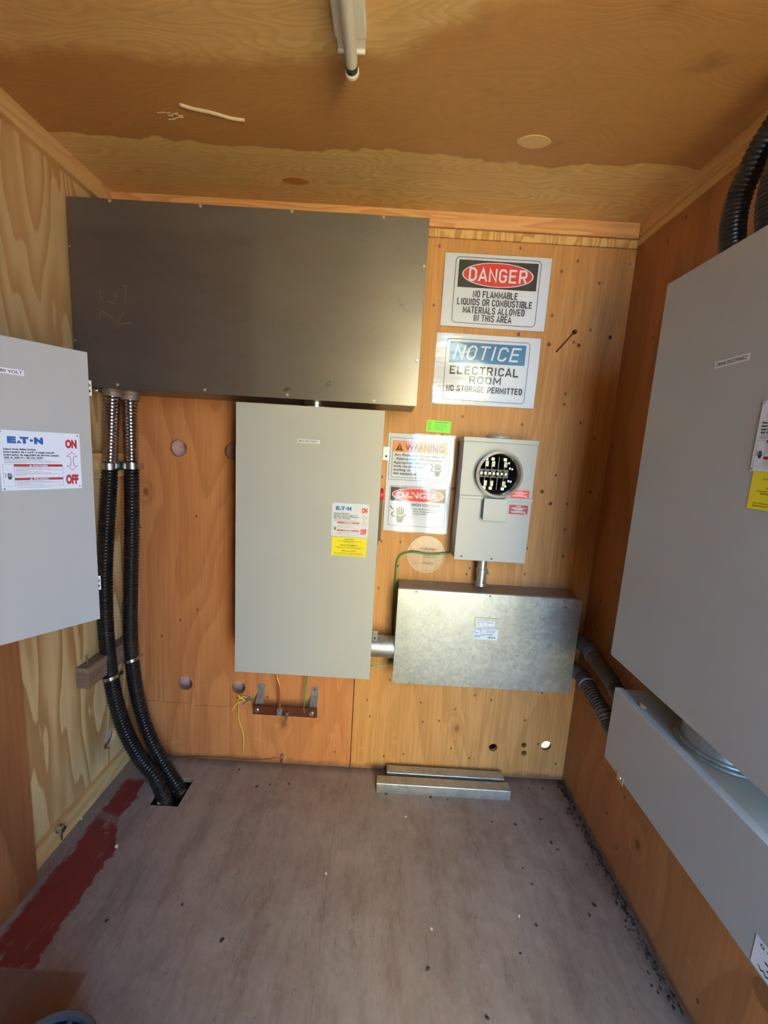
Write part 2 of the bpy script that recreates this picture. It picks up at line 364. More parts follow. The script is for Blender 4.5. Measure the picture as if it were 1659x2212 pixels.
def floor_mat():
    t = NT('painted_plywood_floor'); X, Y = t.x, t.y; P = t.tc.outputs['Object']
    n1 = t.noise(P, 2.2, 6, .7); n2 = t.noise(t.vec(t.mul(X, 16), t.mul(Y, 4), 0), 1, 6, .72); n3 = t.noise(P, 70, 4, .7)
    c = t.mix(t.ss(n1, .35, .65), rgb(122, 108, 99), rgb(142, 128, 119))
    c = t.mix(t.mul(t.ss(n2, .45, .7), .5), c, rgb(92, 74, 66))
    c = t.mix(t.mul(t.ss(n3, .5, .8), .2), c, rgb(170, 160, 154))
    # brown wear towards the right corner
    wr = t.mul(t.ss(X, -.1, .65), t.ss(Y, .55, 1.2)); c = t.mix(t.mul(t.mul(wr, t.ss(t.noise(P, 9, 5, .7), .4, .7)), .5), c, rgb(104, 78, 66))
    # fine cracks along the sheet
    ck = t.noise(t.vec(t.mul(X, 7), t.mul(Y, 1.2), 3), 1, 5, .75)
    c = t.mix(t.mul(t.ss(t.op('ABSOLUTE', t.sub(ck, .5)),   .004, .0005), .35), c, rgb(62, 48, 42))
    sl = t.ss(t.op('ABSOLUTE', t.sub(t.add(t.add(X, .085), t.mul(Y, .02)), t.mul(t.noise(P, 6, 3), .012))), .0014, .0005); c = t.mix(t.mul(sl, .3), c, rgb(70, 56, 50))
    bp_ = t.ss(t.noise(t.vec(X, Y, 7), 3.4, 6, .75), .52, .68); c = t.mix(t.mul(bp_, .4), c, rgb(100, 84, 78))
    # mud line by the walls
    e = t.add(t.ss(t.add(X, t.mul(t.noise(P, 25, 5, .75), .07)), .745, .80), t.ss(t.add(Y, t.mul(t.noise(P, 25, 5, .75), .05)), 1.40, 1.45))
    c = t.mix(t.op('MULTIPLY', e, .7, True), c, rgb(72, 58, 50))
    # worn red paint strip along the left wall
    rag = t.mul(t.sub(t.noise(P, 16, 5, .72), .5), .07)
    r0 = t.ss(t.add(X, rag), -.888, -.872); r1 = t.ss(X, t.add(-.752, t.mul(rag, .35)), t.add(-.757, t.mul(rag, .35)))
    taper = t.ss(X, t.add(t.sub(-.752, t.mul(t.ss(Y, 1.05, 1.14), .05)), rag), t.add(t.sub(-.757, t.mul(t.ss(Y, 1.05, 1.14), .05)), rag))
    yy = t.mul(t.ss(t.add(Y, rag), 1.315, 1.295), t.ss(Y, .757, .763))
    worn = t.ss(t.noise(t.vec(t.mul(X, 20), t.mul(Y, 7), 1), 1, 5, .7), .66, .58)
    gapm = t.ss(t.op('ABSOLUTE', t.sub(t.add(Y, t.mul(X, .3)), .895)), .004, .02)
    red = t.mul(t.mul(t.mul(r0, taper), yy), t.mul(worn, t.add(.55, t.mul(gapm, .45))))
    c = t.mix(t.mul(red, .92), c, rgb(108, 32, 28))
    br = t.mul(t.ss(X, -.618, -.63), t.ss(Y, .765, .755)); c = t.mix(t.mul(br, .6), c, rgb(92, 56, 44))
    t.bump(t.add(t.mul(n2, .6), t.mul(n3, .4)), .35, .0015)
    return t.fin(c, .72, spec=.3)
M['floor'] = floor_mat()

def grey_paint(name, c, rough=.32):
    t = NT(name); P = t.tc.outputs['Object']
    n = t.noise(P, 400, 2, .5); m = t.noise(P, 3, 4, .6); s_ = t.ss(t.noise(t.vec(t.mul(t.x, 9), t.mul(t.z, 26), t.mul(t.y, 9)), 1, 6, .8), .70, .78)
    col = t.mix(t.mul(t.ss(m, .4, .7), .10), c, rgb(150, 148, 136)); col = t.mix(t.mul(s_, .18), col, rgb(110, 106, 96))
    t.bump(n, .06, .0006); return t.fin(col, t.add(rough, t.mul(m, .12)), 0, 0, .5)
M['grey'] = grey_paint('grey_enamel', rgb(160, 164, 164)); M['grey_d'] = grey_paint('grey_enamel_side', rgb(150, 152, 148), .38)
def galv(name, c0, c1, rough, sp=60):
    t = NT(name); P = t.tc.outputs['Object']; d, vc = t.vor(P, sp, flat=False); r = t.red(vc)
    n = t.noise(P, 5, 5, .7); sm = t.ss(t.noise(t.vec(t.mul(t.x, 8), t.mul(t.z, 10), t.mul(t.y, 8)), 1, 6, .8), .5, .72)
    col = t.mix(r, c0, c1); col = t.mix(t.mul(t.ss(n, .4, .7), .35), col, rgb(120, 124, 124)); col = t.mix(t.mul(sm, .3), col, rgb(96, 98, 96))
    sx = t.noise(t.vec(t.mul(t.x, 30), t.mul(t.z, 8), 2), 1, 6, .8); t.bump(t.add(r, sx), .12, .0006)
    return t.fin(col, t.add(rough, t.add(t.mul(r, .06), t.mul(sm, .16))), .85)
M['galv'] = galv('galvanised_steel', rgb(178, 182, 180), rgb(200, 203, 198), .36, 95)
M['galv_dust'] = plain('dusty_galvanised', rgb(148, 134, 126), .6, .5, grime=.5, gc=rgb(96, 78, 70))
def blacksteel():
    t = NT('mill_scale_steel'); P = t.tc.outputs['Object']
    n = t.noise(t.vec(t.mul(t.x, 1.5), t.mul(t.z, 5), t.y), 2, 5, .65); q = t.ss(t.noise(P, 13, 6, .8), .60, .72)
    edge = t.op('MAXIMUM', t.ss(t.add(t.x, t.mul(n, .03)), .01, .07), t.ss(t.add(t.z, t.mul(n, .03)), .42, .46)); col = t.mix(n, rgb(84, 82, 84), rgb(112, 107, 106))
    col = t.mix(t.mul(edge, .35), col, rgb(118, 120, 116)); col = t.mix(t.mul(t.mul(q, t.add(edge, .25)), .8), col, rgb(48, 46, 46))
    sp_ = t.ss(t.noise(P, 60, 3, .7), .74, .78); col = t.mix(t.mul(sp_, .5), col, rgb(120, 62, 40))
    return t.fin(col, t.add(.27, t.mul(n, .12)), .62)
M['black_steel'] = blacksteel()
M['zinc'] = plain('zinc_plated', rgb(205, 205, 200), .28, 1); M['screw_white'] = plain('bright_screw', rgb(226, 222, 208), .3, .7)
M['sleeve'] = plain('interlocked_steel_sleeve', rgb(190, 178, 172), .24, 1); M['strap'] = plain('strap_zinc', rgb(196, 196, 190), .25, 1)
M['rubber'] = plain('black_pvc_jacket', rgb(20, 20, 22), .34, grime=.15, gc=rgb(70, 64, 58)); M['conduit_grey'] = plain('grey_pvc_jacket', rgb(84, 80, 76), .5, grime=.4, gc=rgb(110, 100, 90))
M['dark'] = plain('dark_cavity', rgb(12, 11, 10), .9); M['black_plastic'] = plain('black_plastic', rgb(26, 25, 25), .4)
M['white_paint'] = plain('white_enamel', rgb(228, 224, 208), .4); M['tube_glass'] = plain('lamp_tube_glass', rgb(214, 206, 190), .3); M['tube_end'] = plain('lamp_tube_blackened_end', rgb(46, 50, 44), .3)
M['red_plastic'] = plain('red_plastic', rgb(196, 30, 32), .35); M['paper'] = plain('white_paper', rgb(226, 224, 228), .55); M['ink'] = plain('black_ink', rgb(34, 34, 34), .6)
M['plate'] = plain('white_nameplate', rgb(222, 226, 232), .35); M['blue'] = plain('logo_blue', rgb(20, 84, 160), .45); M['sign_red'] = plain('sign_red', rgb(206, 48, 38), .5)
M['plate_red'] = plain('nameplate_red', rgb(168, 28, 32), .45); M['sign_blue'] = plain('sign_blue', rgb(36, 112, 158), .5); M['sign_orange'] = plain('sign_orange', rgb(240, 142, 72), .5)
M['yellow'] = plain('yellow_sticker', rgb(240, 220, 20), .45); M['green_tag'] = plain('green_sticker', rgb(120, 226, 40), .5); M['maroon'] = plain('maroon_sticker', rgb(122, 28, 46), .45)
M['lightgrey_ink'] = plain('fine_print_grey', rgb(150, 152, 156), .6); M['copper'] = plain('oxidised_copper', rgb(92, 52, 38), .45, .6, grime=.3); M['copper_bright'] = plain('copper_wire', rgb(176, 104, 74), .4, .7)
M['green'] = plain('green_insulation', rgb(60, 122, 48), .4); M['string'] = plain('yellow_string', rgb(232, 206, 60), .7); M['insul'] = plain('pink_insulation', rgb(214, 166, 160), .9, grime=.5, gc=rgb(96, 58, 76), bump=.6, scale=40)
M['elbow'] = plain('blue_grey_casting', rgb(104, 110, 126), .5, .3, grime=.3); M['brass'] = plain('tin_plated_jaw', rgb(220, 208, 176), .3, .8); M['grime'] = plain('leaf_litter', rgb(40, 28, 24), .85, bump=.4)
M['chip'] = plain('pale_chip', rgb(206, 196, 180), .7); M['red_insul'] = plain('red_insulator', rgb(150, 50, 54), .45); M['marker'] = plain('marker_scribble', rgb(92, 58, 36), .6); M['scratch'] = plain('bare_scratch', rgb(170, 142, 88), .4, .5)
M['ground'] = plain('sunlit_gravel', rgb(206, 170, 116), .9, grime=.3, scale=6, bump=.5); M['glare_wall'] = plain('glare_wall_pale', rgb(232, 220, 176), .9)
M['tin'] = plain('grey_pail_rim', rgb(86, 92, 98), .45, .5); M['pail'] = plain('dark_pail', rgb(22, 24, 30), .4)
def film(name, bs, sc_, haze=0.0, stretch=(1, 1, 1)):
    t = NT(name); T = t.t; out = T.nodes['Material Output']; T.nodes.remove(t.b)
    tr = T.nodes.new('ShaderNodeBsdfTransparent'); gl = T.nodes.new('ShaderNodeBsdfGlossy'); gl.inputs['Roughness'].default_value = .07
    v = t.vec(t.mul(t.x, stretch[0]), t.mul(t.y, stretch[1]), t.mul(t.z, stretch[2]))
    h = t.noise(v, sc_, 4, .6, .6); bp = T.nodes.new('ShaderNodeBump'); t.L(h, bp.inputs['Height']); bp.inputs['Strength'].default_value = bs; bp.inputs['Distance'].default_value = .01
    fr = T.nodes.new('ShaderNodeFresnel'); fr.inputs[0].default_value = 1.62; T.links.new(bp.outputs[0], gl.inputs['Normal'])
    mx = T.nodes.new('ShaderNodeMixShader'); t.L(t.mul(fr.outputs[0], 1.0), mx.inputs[0]); T.links.new(tr.outputs[0], mx.inputs[1]); T.links.new(gl.outputs[0], mx.inputs[2])
    last = mx
    if haze:
        df = T.nodes.new('ShaderNodeBsdfDiffuse'); df.inputs[0].default_value = rgb(232, 214, 190); m2 = T.nodes.new('ShaderNodeMixShader'); m2.inputs[0].default_value = haze
        T.links.new(mx.outputs[0], m2.inputs[1]); T.links.new(df.outputs[0], m2.inputs[2]); last = m2
    T.links.new(last.outputs[0], out.inputs['Surface']); return t.m
M['film_h'] = film('laminate_film', .08, 22, stretch=(.5, 1, 1.6)); M['film_v'] = film('laminate_film_vertical', .045, 20, stretch=(1.6, 1, .3)); M['disk'] = film('clear_plastic', .08, 12, .05)

# ------------------------------------------------------------------ the shell
def cut(o, cutters):
    """subtract cylinders from a structure mesh, applied to its data"""
    for bm in cutters:
        bmesh.ops.recalc_face_normals(bm, faces=bm.faces)
        me = bpy.data.meshes.new('c'); bm.to_mesh(me); bm.free(); c = bpy.data.objects.new('c', me); COL.objects.link(c)
        md = o.modifiers.new('b', 'BOOLEAN'); md.object = c; md.operation = 'DIFFERENCE'; md.solver = 'EXACT'
        bpy.context.view_layer.update()
        nm = bpy.data.meshes.new_from_object(o.evaluated_get(bpy.context.evaluated_depsgraph_get()))
        o.modifiers.clear(); o.data = nm; bpy.data.objects.remove(c)
# floor with the square conduit cut-out
HX0, HX1, HY0, HY1 = -.748, -.642, 1.202, 1.322
bm = B()
for x0, x1, y0, y1 in ((XL-.1, HX0, YF-.1, YB+.1), (HX1, XR+.1, YF-.1, YB+.1), (HX0, HX1, YF-.1, HY0), (HX0, HX1, HY1, YB+.1)): box(bm, x0, x1, y0, y1, -.018, 0)
floor = struct(obj('floor', bm, M['floor']))
bm = B(); box(bm, HX0-.06, HX1+.06, HY0-.06, HY1+.06, -.5, -.48); box(bm, HX0-.06, HX0-.05, HY0-.06, HY1+.06, -.5, -.03); box(bm, HX1+.05, HX1+.06, HY0-.06, HY1+.06, -.5, -.03)
box(bm, HX0-.06, HX1+.06, HY0-.06, HY0-.05, -.5, -.03); box(bm, HX0-.06, HX1+.06, HY1+.05, HY1+.06, -.5, -.03); obj('conduit_pit', bm, M['dark'], floor)
bm = B(); box(bm, XL-.1, XR+.1, YF-.1, YB+.1, H, H+.02); ceil = struct(obj('ceiling', bm, M['ply_ceiling']))
CF = Fr((0, 0, H), (1, 0, 0), (0, -1, 0))     # ceiling frame: normal down; v = -y
def lens(cx, cy, L, Wd, m):
    bm = B(); pts = [(cx+L*math.cos(a), -(cy+Wd*math.sin(a)*abs(math.sin(a))**.3)) for a in [2*PI*k/40 for k in range(40)]]
    top = [CF.p(u, v, .0015) for u, v in pts]; bot = [CF.p(u, v, -.001) for u, v in pts]; loft(bm, [bot, top]); return obj('football_patch', bm, m, ceil)
lens(.309, 1.100, .041, .021, M['patch_pale']); lens(-.313, 1.299, .040, .016, M['patch_brown'])
bm = B(); sp = [Vector((a, b, H-.001)) for a, b in ((-.527, 1.052), (-.50, 1.062), (-.46, 1.070), (-.42, 1.083), (-.384, 1.087))]; tube(bm, spline(sp, .004), .004, 8); obj('filler_smear', bm, M['smear'], ceil)
bm = B()
for k in range(9):
    x = -.545-random.random()*.05; y = 1.08+random.random()*.02; a = Vector((x, y, H-.0005)); tube(bm, [a, a+Vector((.012+.01*random.random(), random.uniform(-.006, .006), 0))], .0012, 5)
obj('scratch_marks', bm, M['smear'], ceil)['kind'] = 'stuff'

SEAM = -.0735
# back wall: two plywood sheets
bm = B(); box(bm, SEAM+.0015, XR+.1, YB, YB+.014, -.03, H); wb = struct(obj('wall_back', bm, M['ply_orange']))
bm = B(); box(bm, XL-.1, SEAM-.0015, YB, YB+.014, -.03, H); wb2 = obj('plywood_sheet', bm, M['ply_red'], wb); wb2['label'] = 'redder plywood sheet left of the seam'
def hole(x, z, r): bm = B(); cyl(bm, (x, YB-.02, z), (x, YB+.03, z), r, 28); return bm
cut(wb2, [hole(-.732, 1.208, .030), hole(-.721, .316, .028), hole(-.516, .312, .026), hole(-.541, 1.208, .029)])
cut(wb, [hole(.481, .123, .0165), hole(.600, .141, .0105), hole(.604, .107, .0105), hole(.687, .144, .019)])
FBW = Fr((0, YB, 0), (1, 0, 0), (0, 0, 1))
for ln in ([(312, 1512), (343, 1513), (344, 1476)], [(353, 1466), (353, 1516), (413, 1519), (415, 1483)], [(424, 1495), (424, 1524), (497, 1526), (497, 1487)], [(324, 1400), (323, 1478)]):
    bm = B(); pline(bm, FBW, [(U(a, b, 'y', YB).x, U(a, b, 'y', YB).z) for a, b in ln], .0014, .0003); obj('pencil_outline', bm, M['marker'], wb2)
# cavity behind, outer siding with its own hole that lets the daylight in
bm = B(); box(bm, XL-.005, .40, YB+.05, YB+.07, 0, H); ins = obj('insulation', bm, M['insul']); tag(ins, 'pink fibre insulation seen through the round holes of the back wall', 'insulation', kind='stuff')
bm = B(); box(bm, XL-.1, XR+.1, YB+.09, YB+.10, -.1, H); ws = struct(obj('wall_exterior', bm, M['old_wood'])); bmh = B(); cyl(bmh, (.735, YB+.05, .078), (.735, YB+.15, .078), .030, 24); cut(ws, [bmh])
bm = B(); box(bm, XL-.015, XL, .948, YB+.1, -.03, H); wl = struct(obj('wall_left', bm, M['ply_pale']))
hb = B(); cyl(hb, (XL-.05, 1.315, .150), (XL+.03, 1.315, .150), .034, 24); cut(wl, [hb])
bm = B(); box(bm, XL-.07, XL-.03, 1.1, YB, 0, .5); ins = obj('insulation', bm, M['insul']); tag(ins, 'torn pink insulation showing in the hole low on the left wall', 'insulation', kind='stuff')
bm = B(); box(bm, XL-.015, -.900, YF, .9465, -.03, H); o = obj('plywood_sheet', bm, M['ply_brown'], wl)
bm = B(); box(bm, XR, XR+.015, YF-.1, YB+.1, -.03, H); wr = struct(obj('wall_right', bm, M['ply_dark']))
DX0, DX1, DZ = .22, .73, 1.93
bm = B(); box(bm, XL-.1, DX0, YF-.02, YF, -.03, H); box(bm, DX1, XR+.1, YF-.02, YF, -.03, H); box(bm, DX0, DX1, YF-.02, YF, DZ, H); struct(obj('wall_front', bm, M['ply_pale']))
# trims
bm = B(); box(bm, XL+.012, XR-.008, YB-.016, YB, 1.957, H, .001); struct(obj('trim_1', bm, M['pine_x']))
bm = B(); box(bm, .05, XR-.004, YB-.008, YB, 1.931, 1.956, .0006); struct(obj('trim_2', bm, M['ply_edge']))
bm = B(); box(bm, XL, XL+.020, .948, YB, 1.950, H, .001); struct(obj('trim_3', bm, M['pine_y']))
bm = B(); box(bm, XR-.008, XR, YF, YB-.016, 1.963, H, .001); struct(obj('trim_4', bm, M['pine_y']))
bm = B(); box(bm, XR-.004, XR, YF, YB-.008, 1.938, 1.962, .0006); struct(obj('trim_5', bm, M['pine_y']))
bm = B(); box(bm, XL, XL+.020, .948, YB, 0, .062, .002); struct(obj('baseboard_left', bm, M['pine_y']))
# outside
bm = B(); box(bm, -8, 8, -12, 9, -.30, -.25); struct(obj('ground', bm, M['ground']))
bm = B(); box(bm, .55, 1.9, -3.2, -3.0, -.3, 2.7); struct(obj('unseen_glare_wall', bm, M['glare_wall']))  # unseen pale wall, added to give the laminated signs a warm glare
# battens on the left wall
bm = B(); box(bm, XL, XL+.040, 1.175, YB, .435, .505, .002); tag(obj('wooden_batten', bm, M['old_wood']), 'weathered board screwed low on the left wall behind the conduits', 'batten')
bm = B(); box(bm, XL, XL+.030, 1.22, YB, 1.10, 1.18, .002); tag(obj('wooden_batten', bm, M['pine_y']), 'pale wooden block behind the upper conduit straps in the left corner', 'batten')
bm = B(); lathe(bm, (XL+.02, 1.20, .505), (0, 0, 1), [(.002, 0), (.002, .028), (.006, .028), (.006, .030)], 10); tag(obj('nail', bm, M['zinc']), 'bent nail standing on top of the low weathered board', 'nail')
# ------------------------------------------------------------------ fluorescent lamp
lt = thing('fluorescent_light', 'white fluorescent batten light with one bare tube on the ceiling', 'light', (-.112, .4, H))
bm = B(); box(bm, -.142, -.084, -.35, .855, H-.022, H, .002); obj('housing', bm, M['white_paint'], lt)
bm = B(); box(bm, -.139, -.087, .855, .878, H-.020, H, .002); box(bm, -.139, -.087, .876, .880, H-.026, H, .001); obj('end_cap', bm, M['white_paint'], lt)
bm = B(); cyl(bm, (-.112, -.34, 1.957), (-.112, .876, 1.957), .0115, 20, .002); obj('tube', bm, M['tube_glass'], lt, True)
bm = B(); cyl(bm, (-.112, .876, 1.957), (-.112, .886, 1.957), .0116, 20); obj('tube_end', bm, M['tube_end'], lt, True)
bm = B(); cyl(bm, (-.112, .886, 1.957), (-.112, .897, 1.957), .0135, 20, .003); box(bm, -.121, -.103, .880, .897, 1.957, H-.01, .002); obj('lamp_holder', bm, M['white_paint'], lt)

# ------------------------------------------------------------------ black steel wireway
def yz(px, py, y): p = U(px, py, 'y', y); return p.x, p.z
BY = 1.215
bx = thing('steel_junction_box', 'large black mill-scale steel box across the top of the back wall', 'electrical box', (-.43, BY, 1.38))
a = U(143, 424, 'y', BY); b = U(929, 470, 'y', BY); c_ = U(899.6, 877.8, 'y', BY)
x0, x1, z0, z1 = a.x, (b.x+c_.x)/2, c_.z, (a.z+b.z)/2
bm = B(); box(bm, x0+.002, x1-.002, BY+.003, YB-.001, z0+.003, z1-.003, .001); obj('body', bm, M['black_steel'], bx)
bm = B(); box(bm, x0, x1, BY, BY+.003, z0, z1, .0008); obj('cover', bm, M['black_steel'], bx)
for px, py in ((237, 434), (433, 445), (631, 457), (829, 470), (254, 831), (443, 842), (621, 853), (808, 866), (916, 576), (901, 779), (151, 532), (163, 735)):
    x, z = yz(px, py, BY); screw(WF, x, z, .0042 if px > 200 else .002, .003, -BY, bx, M['screw_white'])
bm = B(); FB = Fr((0, BY, 0), (1, 0, 0), (0, 0, 1))
for ps in (((217, 628), (218, 650)), ((234, 651), (250, 657)), ((244, 640), (251, 636), (252, 652)), ((265, 617), (272, 617), (270, 657)), ((213, 690), (220, 672), (235, 680), (253, 700)), ((270, 672), (256, 694)), ((256, 701), (283, 697))):
    pline(bm, FB, [(yz(px, py, BY)) for px, py in ps], .0012, .0003)
obj('scratched_marks', bm, M['scratch'], bx)

# ------------------------------------------------------------------ disconnect switches
def nameplate(F, par, u, v, w, h, lines):
    F2 = Fr(F.p(u, v, .0006), F.a, F.b); X = lambda t: t*w; Y = lambda t: h*(1-t)
    bm = B(); fbox(bm, F2, 0, w, 0, h, -.0004, .0006, .0002); pl_ = obj('nameplate', bm, M['plate'], par); q = .0009
    bm = B(); E = lambda s, a, b_: ptext(bm, F2, s, X(a), X(b_), Y(.215), Y(.10), .09, 0, q)
    E('E', .10, .20); E('T', .245, .345); E('N', .41, .52); pell(bm, F2, X(.378), Y(.158), w*.02, w*.02, q)
    ppoly(bm, F2, [(X(.205), Y(.21)), (X(.222), Y(.165)), (X(.240), Y(.165)), (X(.262), Y(.21))], q); obj('logo', bm, M['blue'], pl_)
    bm = B()
    for k, (s, ln) in enumerate(lines): ptext(bm, F2, s, X(.05), X(.05+ln), Y(.325+k*.047), Y(.293+k*.047), .045, 0, q)
    pline(bm, F2, [(X(.03), Y(.56)), (X(.03), Y(.93)), (X(.75), Y(.93)), (X(.75), Y(.56)), (X(.03), Y(.56))], .0003, q)
    pline(bm, F2, [(X(.155), Y(.56)), (X(.155), Y(.93))], .0003, q); phand(bm, F2, X(.10), Y(.76), h*.11, n=q); obj('lettering', bm, M['ink'], pl_)
    bm = B()
    for k, t in enumerate((.485, .505, .525, .535, .615, .635, .652, .668, .69, .71, .73, .75, .845, .862, .878, .895, .91, .96)):
        a = .05 if t < .55 else .17; e = (.5, .6, .72, .3)[k % 4]; ppoly(bm, F2, [(X(a), Y(t)), (X(max(a+.1, e)), Y(t)), (X(max(a+.1, e)), Y(t-.006)), (X(a), Y(t-.006))], q)
    obj('fine_print', bm, M['lightgrey_ink'], pl_)
    bm = B(); pquad(bm, F2, X(.155), X(.745), Y(.60), Y(.56), q); pquad(bm, F2, X(.155), X(.745), Y(.83), Y(.79), q)
    ptext(bm, F2, 'ON', X(.80), X(.955), Y(.27), Y(.11), .07, 0, q); ptext(bm, F2, 'OFF', X(.785), X(.955), Y(.92), Y(.74), .07, 0, q)
    ar = [(.88, .335), (.95, .415), (.905, .415), (.895, .5), (.905, .585), (.95, .585), (.88, .665), (.81, .585), (.855, .585), (.865, .5), (.855, .415), (.81, .415)]
    pline(bm, F2, [(X(a), Y(b_)) for a, b_ in ar], .0008, q, True); obj('red_print', bm, M['plate_red'], pl_)
    for s_, t in (('DANGER', .595), ('PELIGRO', .825)):
        bm = B(); ptext(bm, F2, s_, X(.38), X(.56), Y(t), Y(t-.028), .03, 0, q+.0003); ppoly(bm, F2, [(X(.33), Y(t)), (X(.365), Y(t)), (X(.348), Y(t-.03))], q+.0003); obj('white_lettering', bm, M['plate'], pl_)
    for a, b_ in ((.03, .03), (.97, .04), (.03, .97), (.97, .96)): screw(F2, X(a), Y(b_), w*.012, .001, .0006, pl_, M['galv_dust'], 'rivet')
def caution(F, par, u, v, w, h):
    F2 = Fr(F.p(u, v, .0002), F.a, F.b); bm = B(); pquad(bm, F2, 0, w, 0, h, .0002); st = obj('caution_sticker', bm, M['yellow'], par)
    bm = B(); T = lambda s, a, b_, c, d, bo=0.01: ptext(bm, F2, s, a*w, b_*w, c*h, d*h, bo, 0, .0005)
    T('CAUTION', .36, .64, .86, .94); T('COVER SCREWS MUST BE SECURED BEFORE', .16, .85, .78, .82); T('TURNING SWITCH ON', .34, .66, .72, .76)
    T('AVERTISSEMENT', .24, .76, .54, .62); T("S'ASSURER QUE LES VIS DU COUVERCLE SONT BIEN", .10, .90, .46, .50); T('SERREES AVANT DE METTRE SOUS TENSION', .16, .84, .40, .44)
    T('PRECAUCION', .29, .70, .23, .31); T('LOS TORNILLOS DE LA CUBIERTA DEBEN ESTAR', .08, .90, .14, .18); T('ASEGURADOS ANTES DE ENCENDER EL INTERRUPTOR', .08, .92, .07, .11)
    obj('lettering', bm, M['ink'], st)
def strip_label(F, par, u, v, w, h, s):
    F2 = Fr(F.p(u, v, .0002), F.a, F.b); bm = B(); pquad(bm, F2, 0, w, 0, h, .0002); st = obj('name_label', bm, M['paper'], par)
    bm = B(); ptext(bm, F2, s, w*.06, w*.94, h*.25, h*.78, .015, 0, .0004); obj('lettering', bm, M['ink'], st)
def tab(F, par, u0, u1, v0, v1, n, m):
    bm = B(); fbox(bm, F, u0, u1, v0, v1, n, n+.002, .0006); tb = obj('latch_tab', bm, m, par)
    w_ = u1-u0; screw(F, u0+w_*.55, v1-(v1-v0)*.33, .0038, .002, n+.002, tb, M['zinc'])
    bm = B(); lathe(bm, F.p(u0+w_*.5, v0+(v1-v0)*.3, n+.002), F.n, [(.0036, 0), (.0036, .0002)], 14); obj('slot', bm, M['dark'], tb)
def door_panel(bm, F, w, h):
    fbox(bm, F, 0, w, 0, h, -.002, 0, .0009); t = .0018
    fbox(bm, F, 0, t, 0, h, -.022, -.002); fbox(bm, F, w-t, w, 0, h, -.022, -.002); fbox(bm, F, 0, w, 0, t, -.022, -.002); fbox(bm, F, 0, w, h-t, h, -.022, -.002)
heavy = [('Heavy Duty Safety Switch', .37), ('Interrupteur de sécurité à usage intensif', .60), ('Interruptor de seguridad de servicio pesado', .66), ('200 A, 600 V~, 60 Hz, 250V', .46)]
crane_l = heavy[:3]+[('400 A, 240 V~, 60 Hz, 250V', .46)]
general = [('General Duty Safety Switch', .42), ('Interrupteur de sécurité à usage général', .62), ('Interruptor de seguridad de servicio general', .68), ('400 A, 240 V~, 60 Hz, 250 V', .46)]
# main disconnect
MY = 1.22; x0, z0 = -.456, .499; x1, z1 = -.0145, 1.3585
md_ = thing('main_disconnect_switch', 'tall grey safety switch labelled MAIN DISCONNECT on the back wall', 'electrical switch', (-.235, MY, z0)); F = Fr((x0, MY, z0), (1, 0, 0), (0, 0, 1))
bm = B(); box(bm, x0+.012, x1-.012, MY+.018, YB, z0+.008, z1-.008, .002); obj('body', bm, M['grey_d'], md_)
bm = B(); door_panel(bm, F, x1-x0, z1-z0); obj('door', bm, M['grey'], md_)
nameplate(F, md_, -.159-x0, .972-z0, .114, .1045, general); caution(F, md_, -.156-x0, .911-z0, .108, .0585); strip_label(F, md_, -.2705-x0, 1.2505-z0, .067, .0105, 'MAIN DISCONNECT')
tab(WF, md_, -.014, .007, 1.212, 1.255, -1.30, M['zinc'])
bm = B(); cyl(bm, (-.016, 1.268, 1.105), (-.004, 1.268, 1.105), .020, 24, .003); hd = obj('switch_handle', bm, M['red_plastic'], md_, True); hd['label'] = 'round red grip'
bm = B(); box(bm, -.014, -.006, 1.262, 1.274, .955, 1.09, .002); obj('handle_arm', bm, M['black_plastic'], hd)
bm = B(); box(bm, -.0265, -.0125, 1.25, 1.30, .945, 1.10, .001); obj('handle_plate', bm, M['black_plastic'], md_)
# connector between main disconnect and black box
bm = B(); x, z = yz(681, 871, 1.30); lathe(bm, (x, 1.31, 1.345), (0, 0, 1), [(.036, 0), (.036, .022), (.030, .023), (.030, .026), (.037, .027), (.037, .033)], 30)
tag(obj('conduit_nipple', bm, M['zinc'], None, True), 'short shiny nipple joining the black box to the main disconnect', 'conduit fitting')
# crane disconnect on the right wall
PX = .566; F = Fr((PX, .912, .790), (0, -1, 0), (0, 0, 1)); W_, H_ = .47, .832
cr = thing('crane_disconnect_switch', 'big grey safety switch labelled CRANE DISCONNECT on the right wall', 'electrical switch', (PX, .68, .79))
bm = B(); box(bm, PX+.018, XR, .452, .902, .797, 1.614, .002); obj('body', bm, M['grey_d'], cr)
bm = B(); door_panel(bm, F, W_, H_); obj('door', bm, M['grey'], cr)
pa = lambda px, py: ((.912-U(px, py, 'x', PX).y), U(px, py, 'x', PX).z-.79)
u, v = pa(1543, 797); strip_label(F, cr, u, v, .070, .0115, 'CRANE DISCONNECT')
u, v = pa(1621, 1017); nameplate(F, cr, u, v, .124, .1055, crane_l); u, v = pa(1611, 1098); caution(F, cr, u+.001, v+.001, .115, .0575)
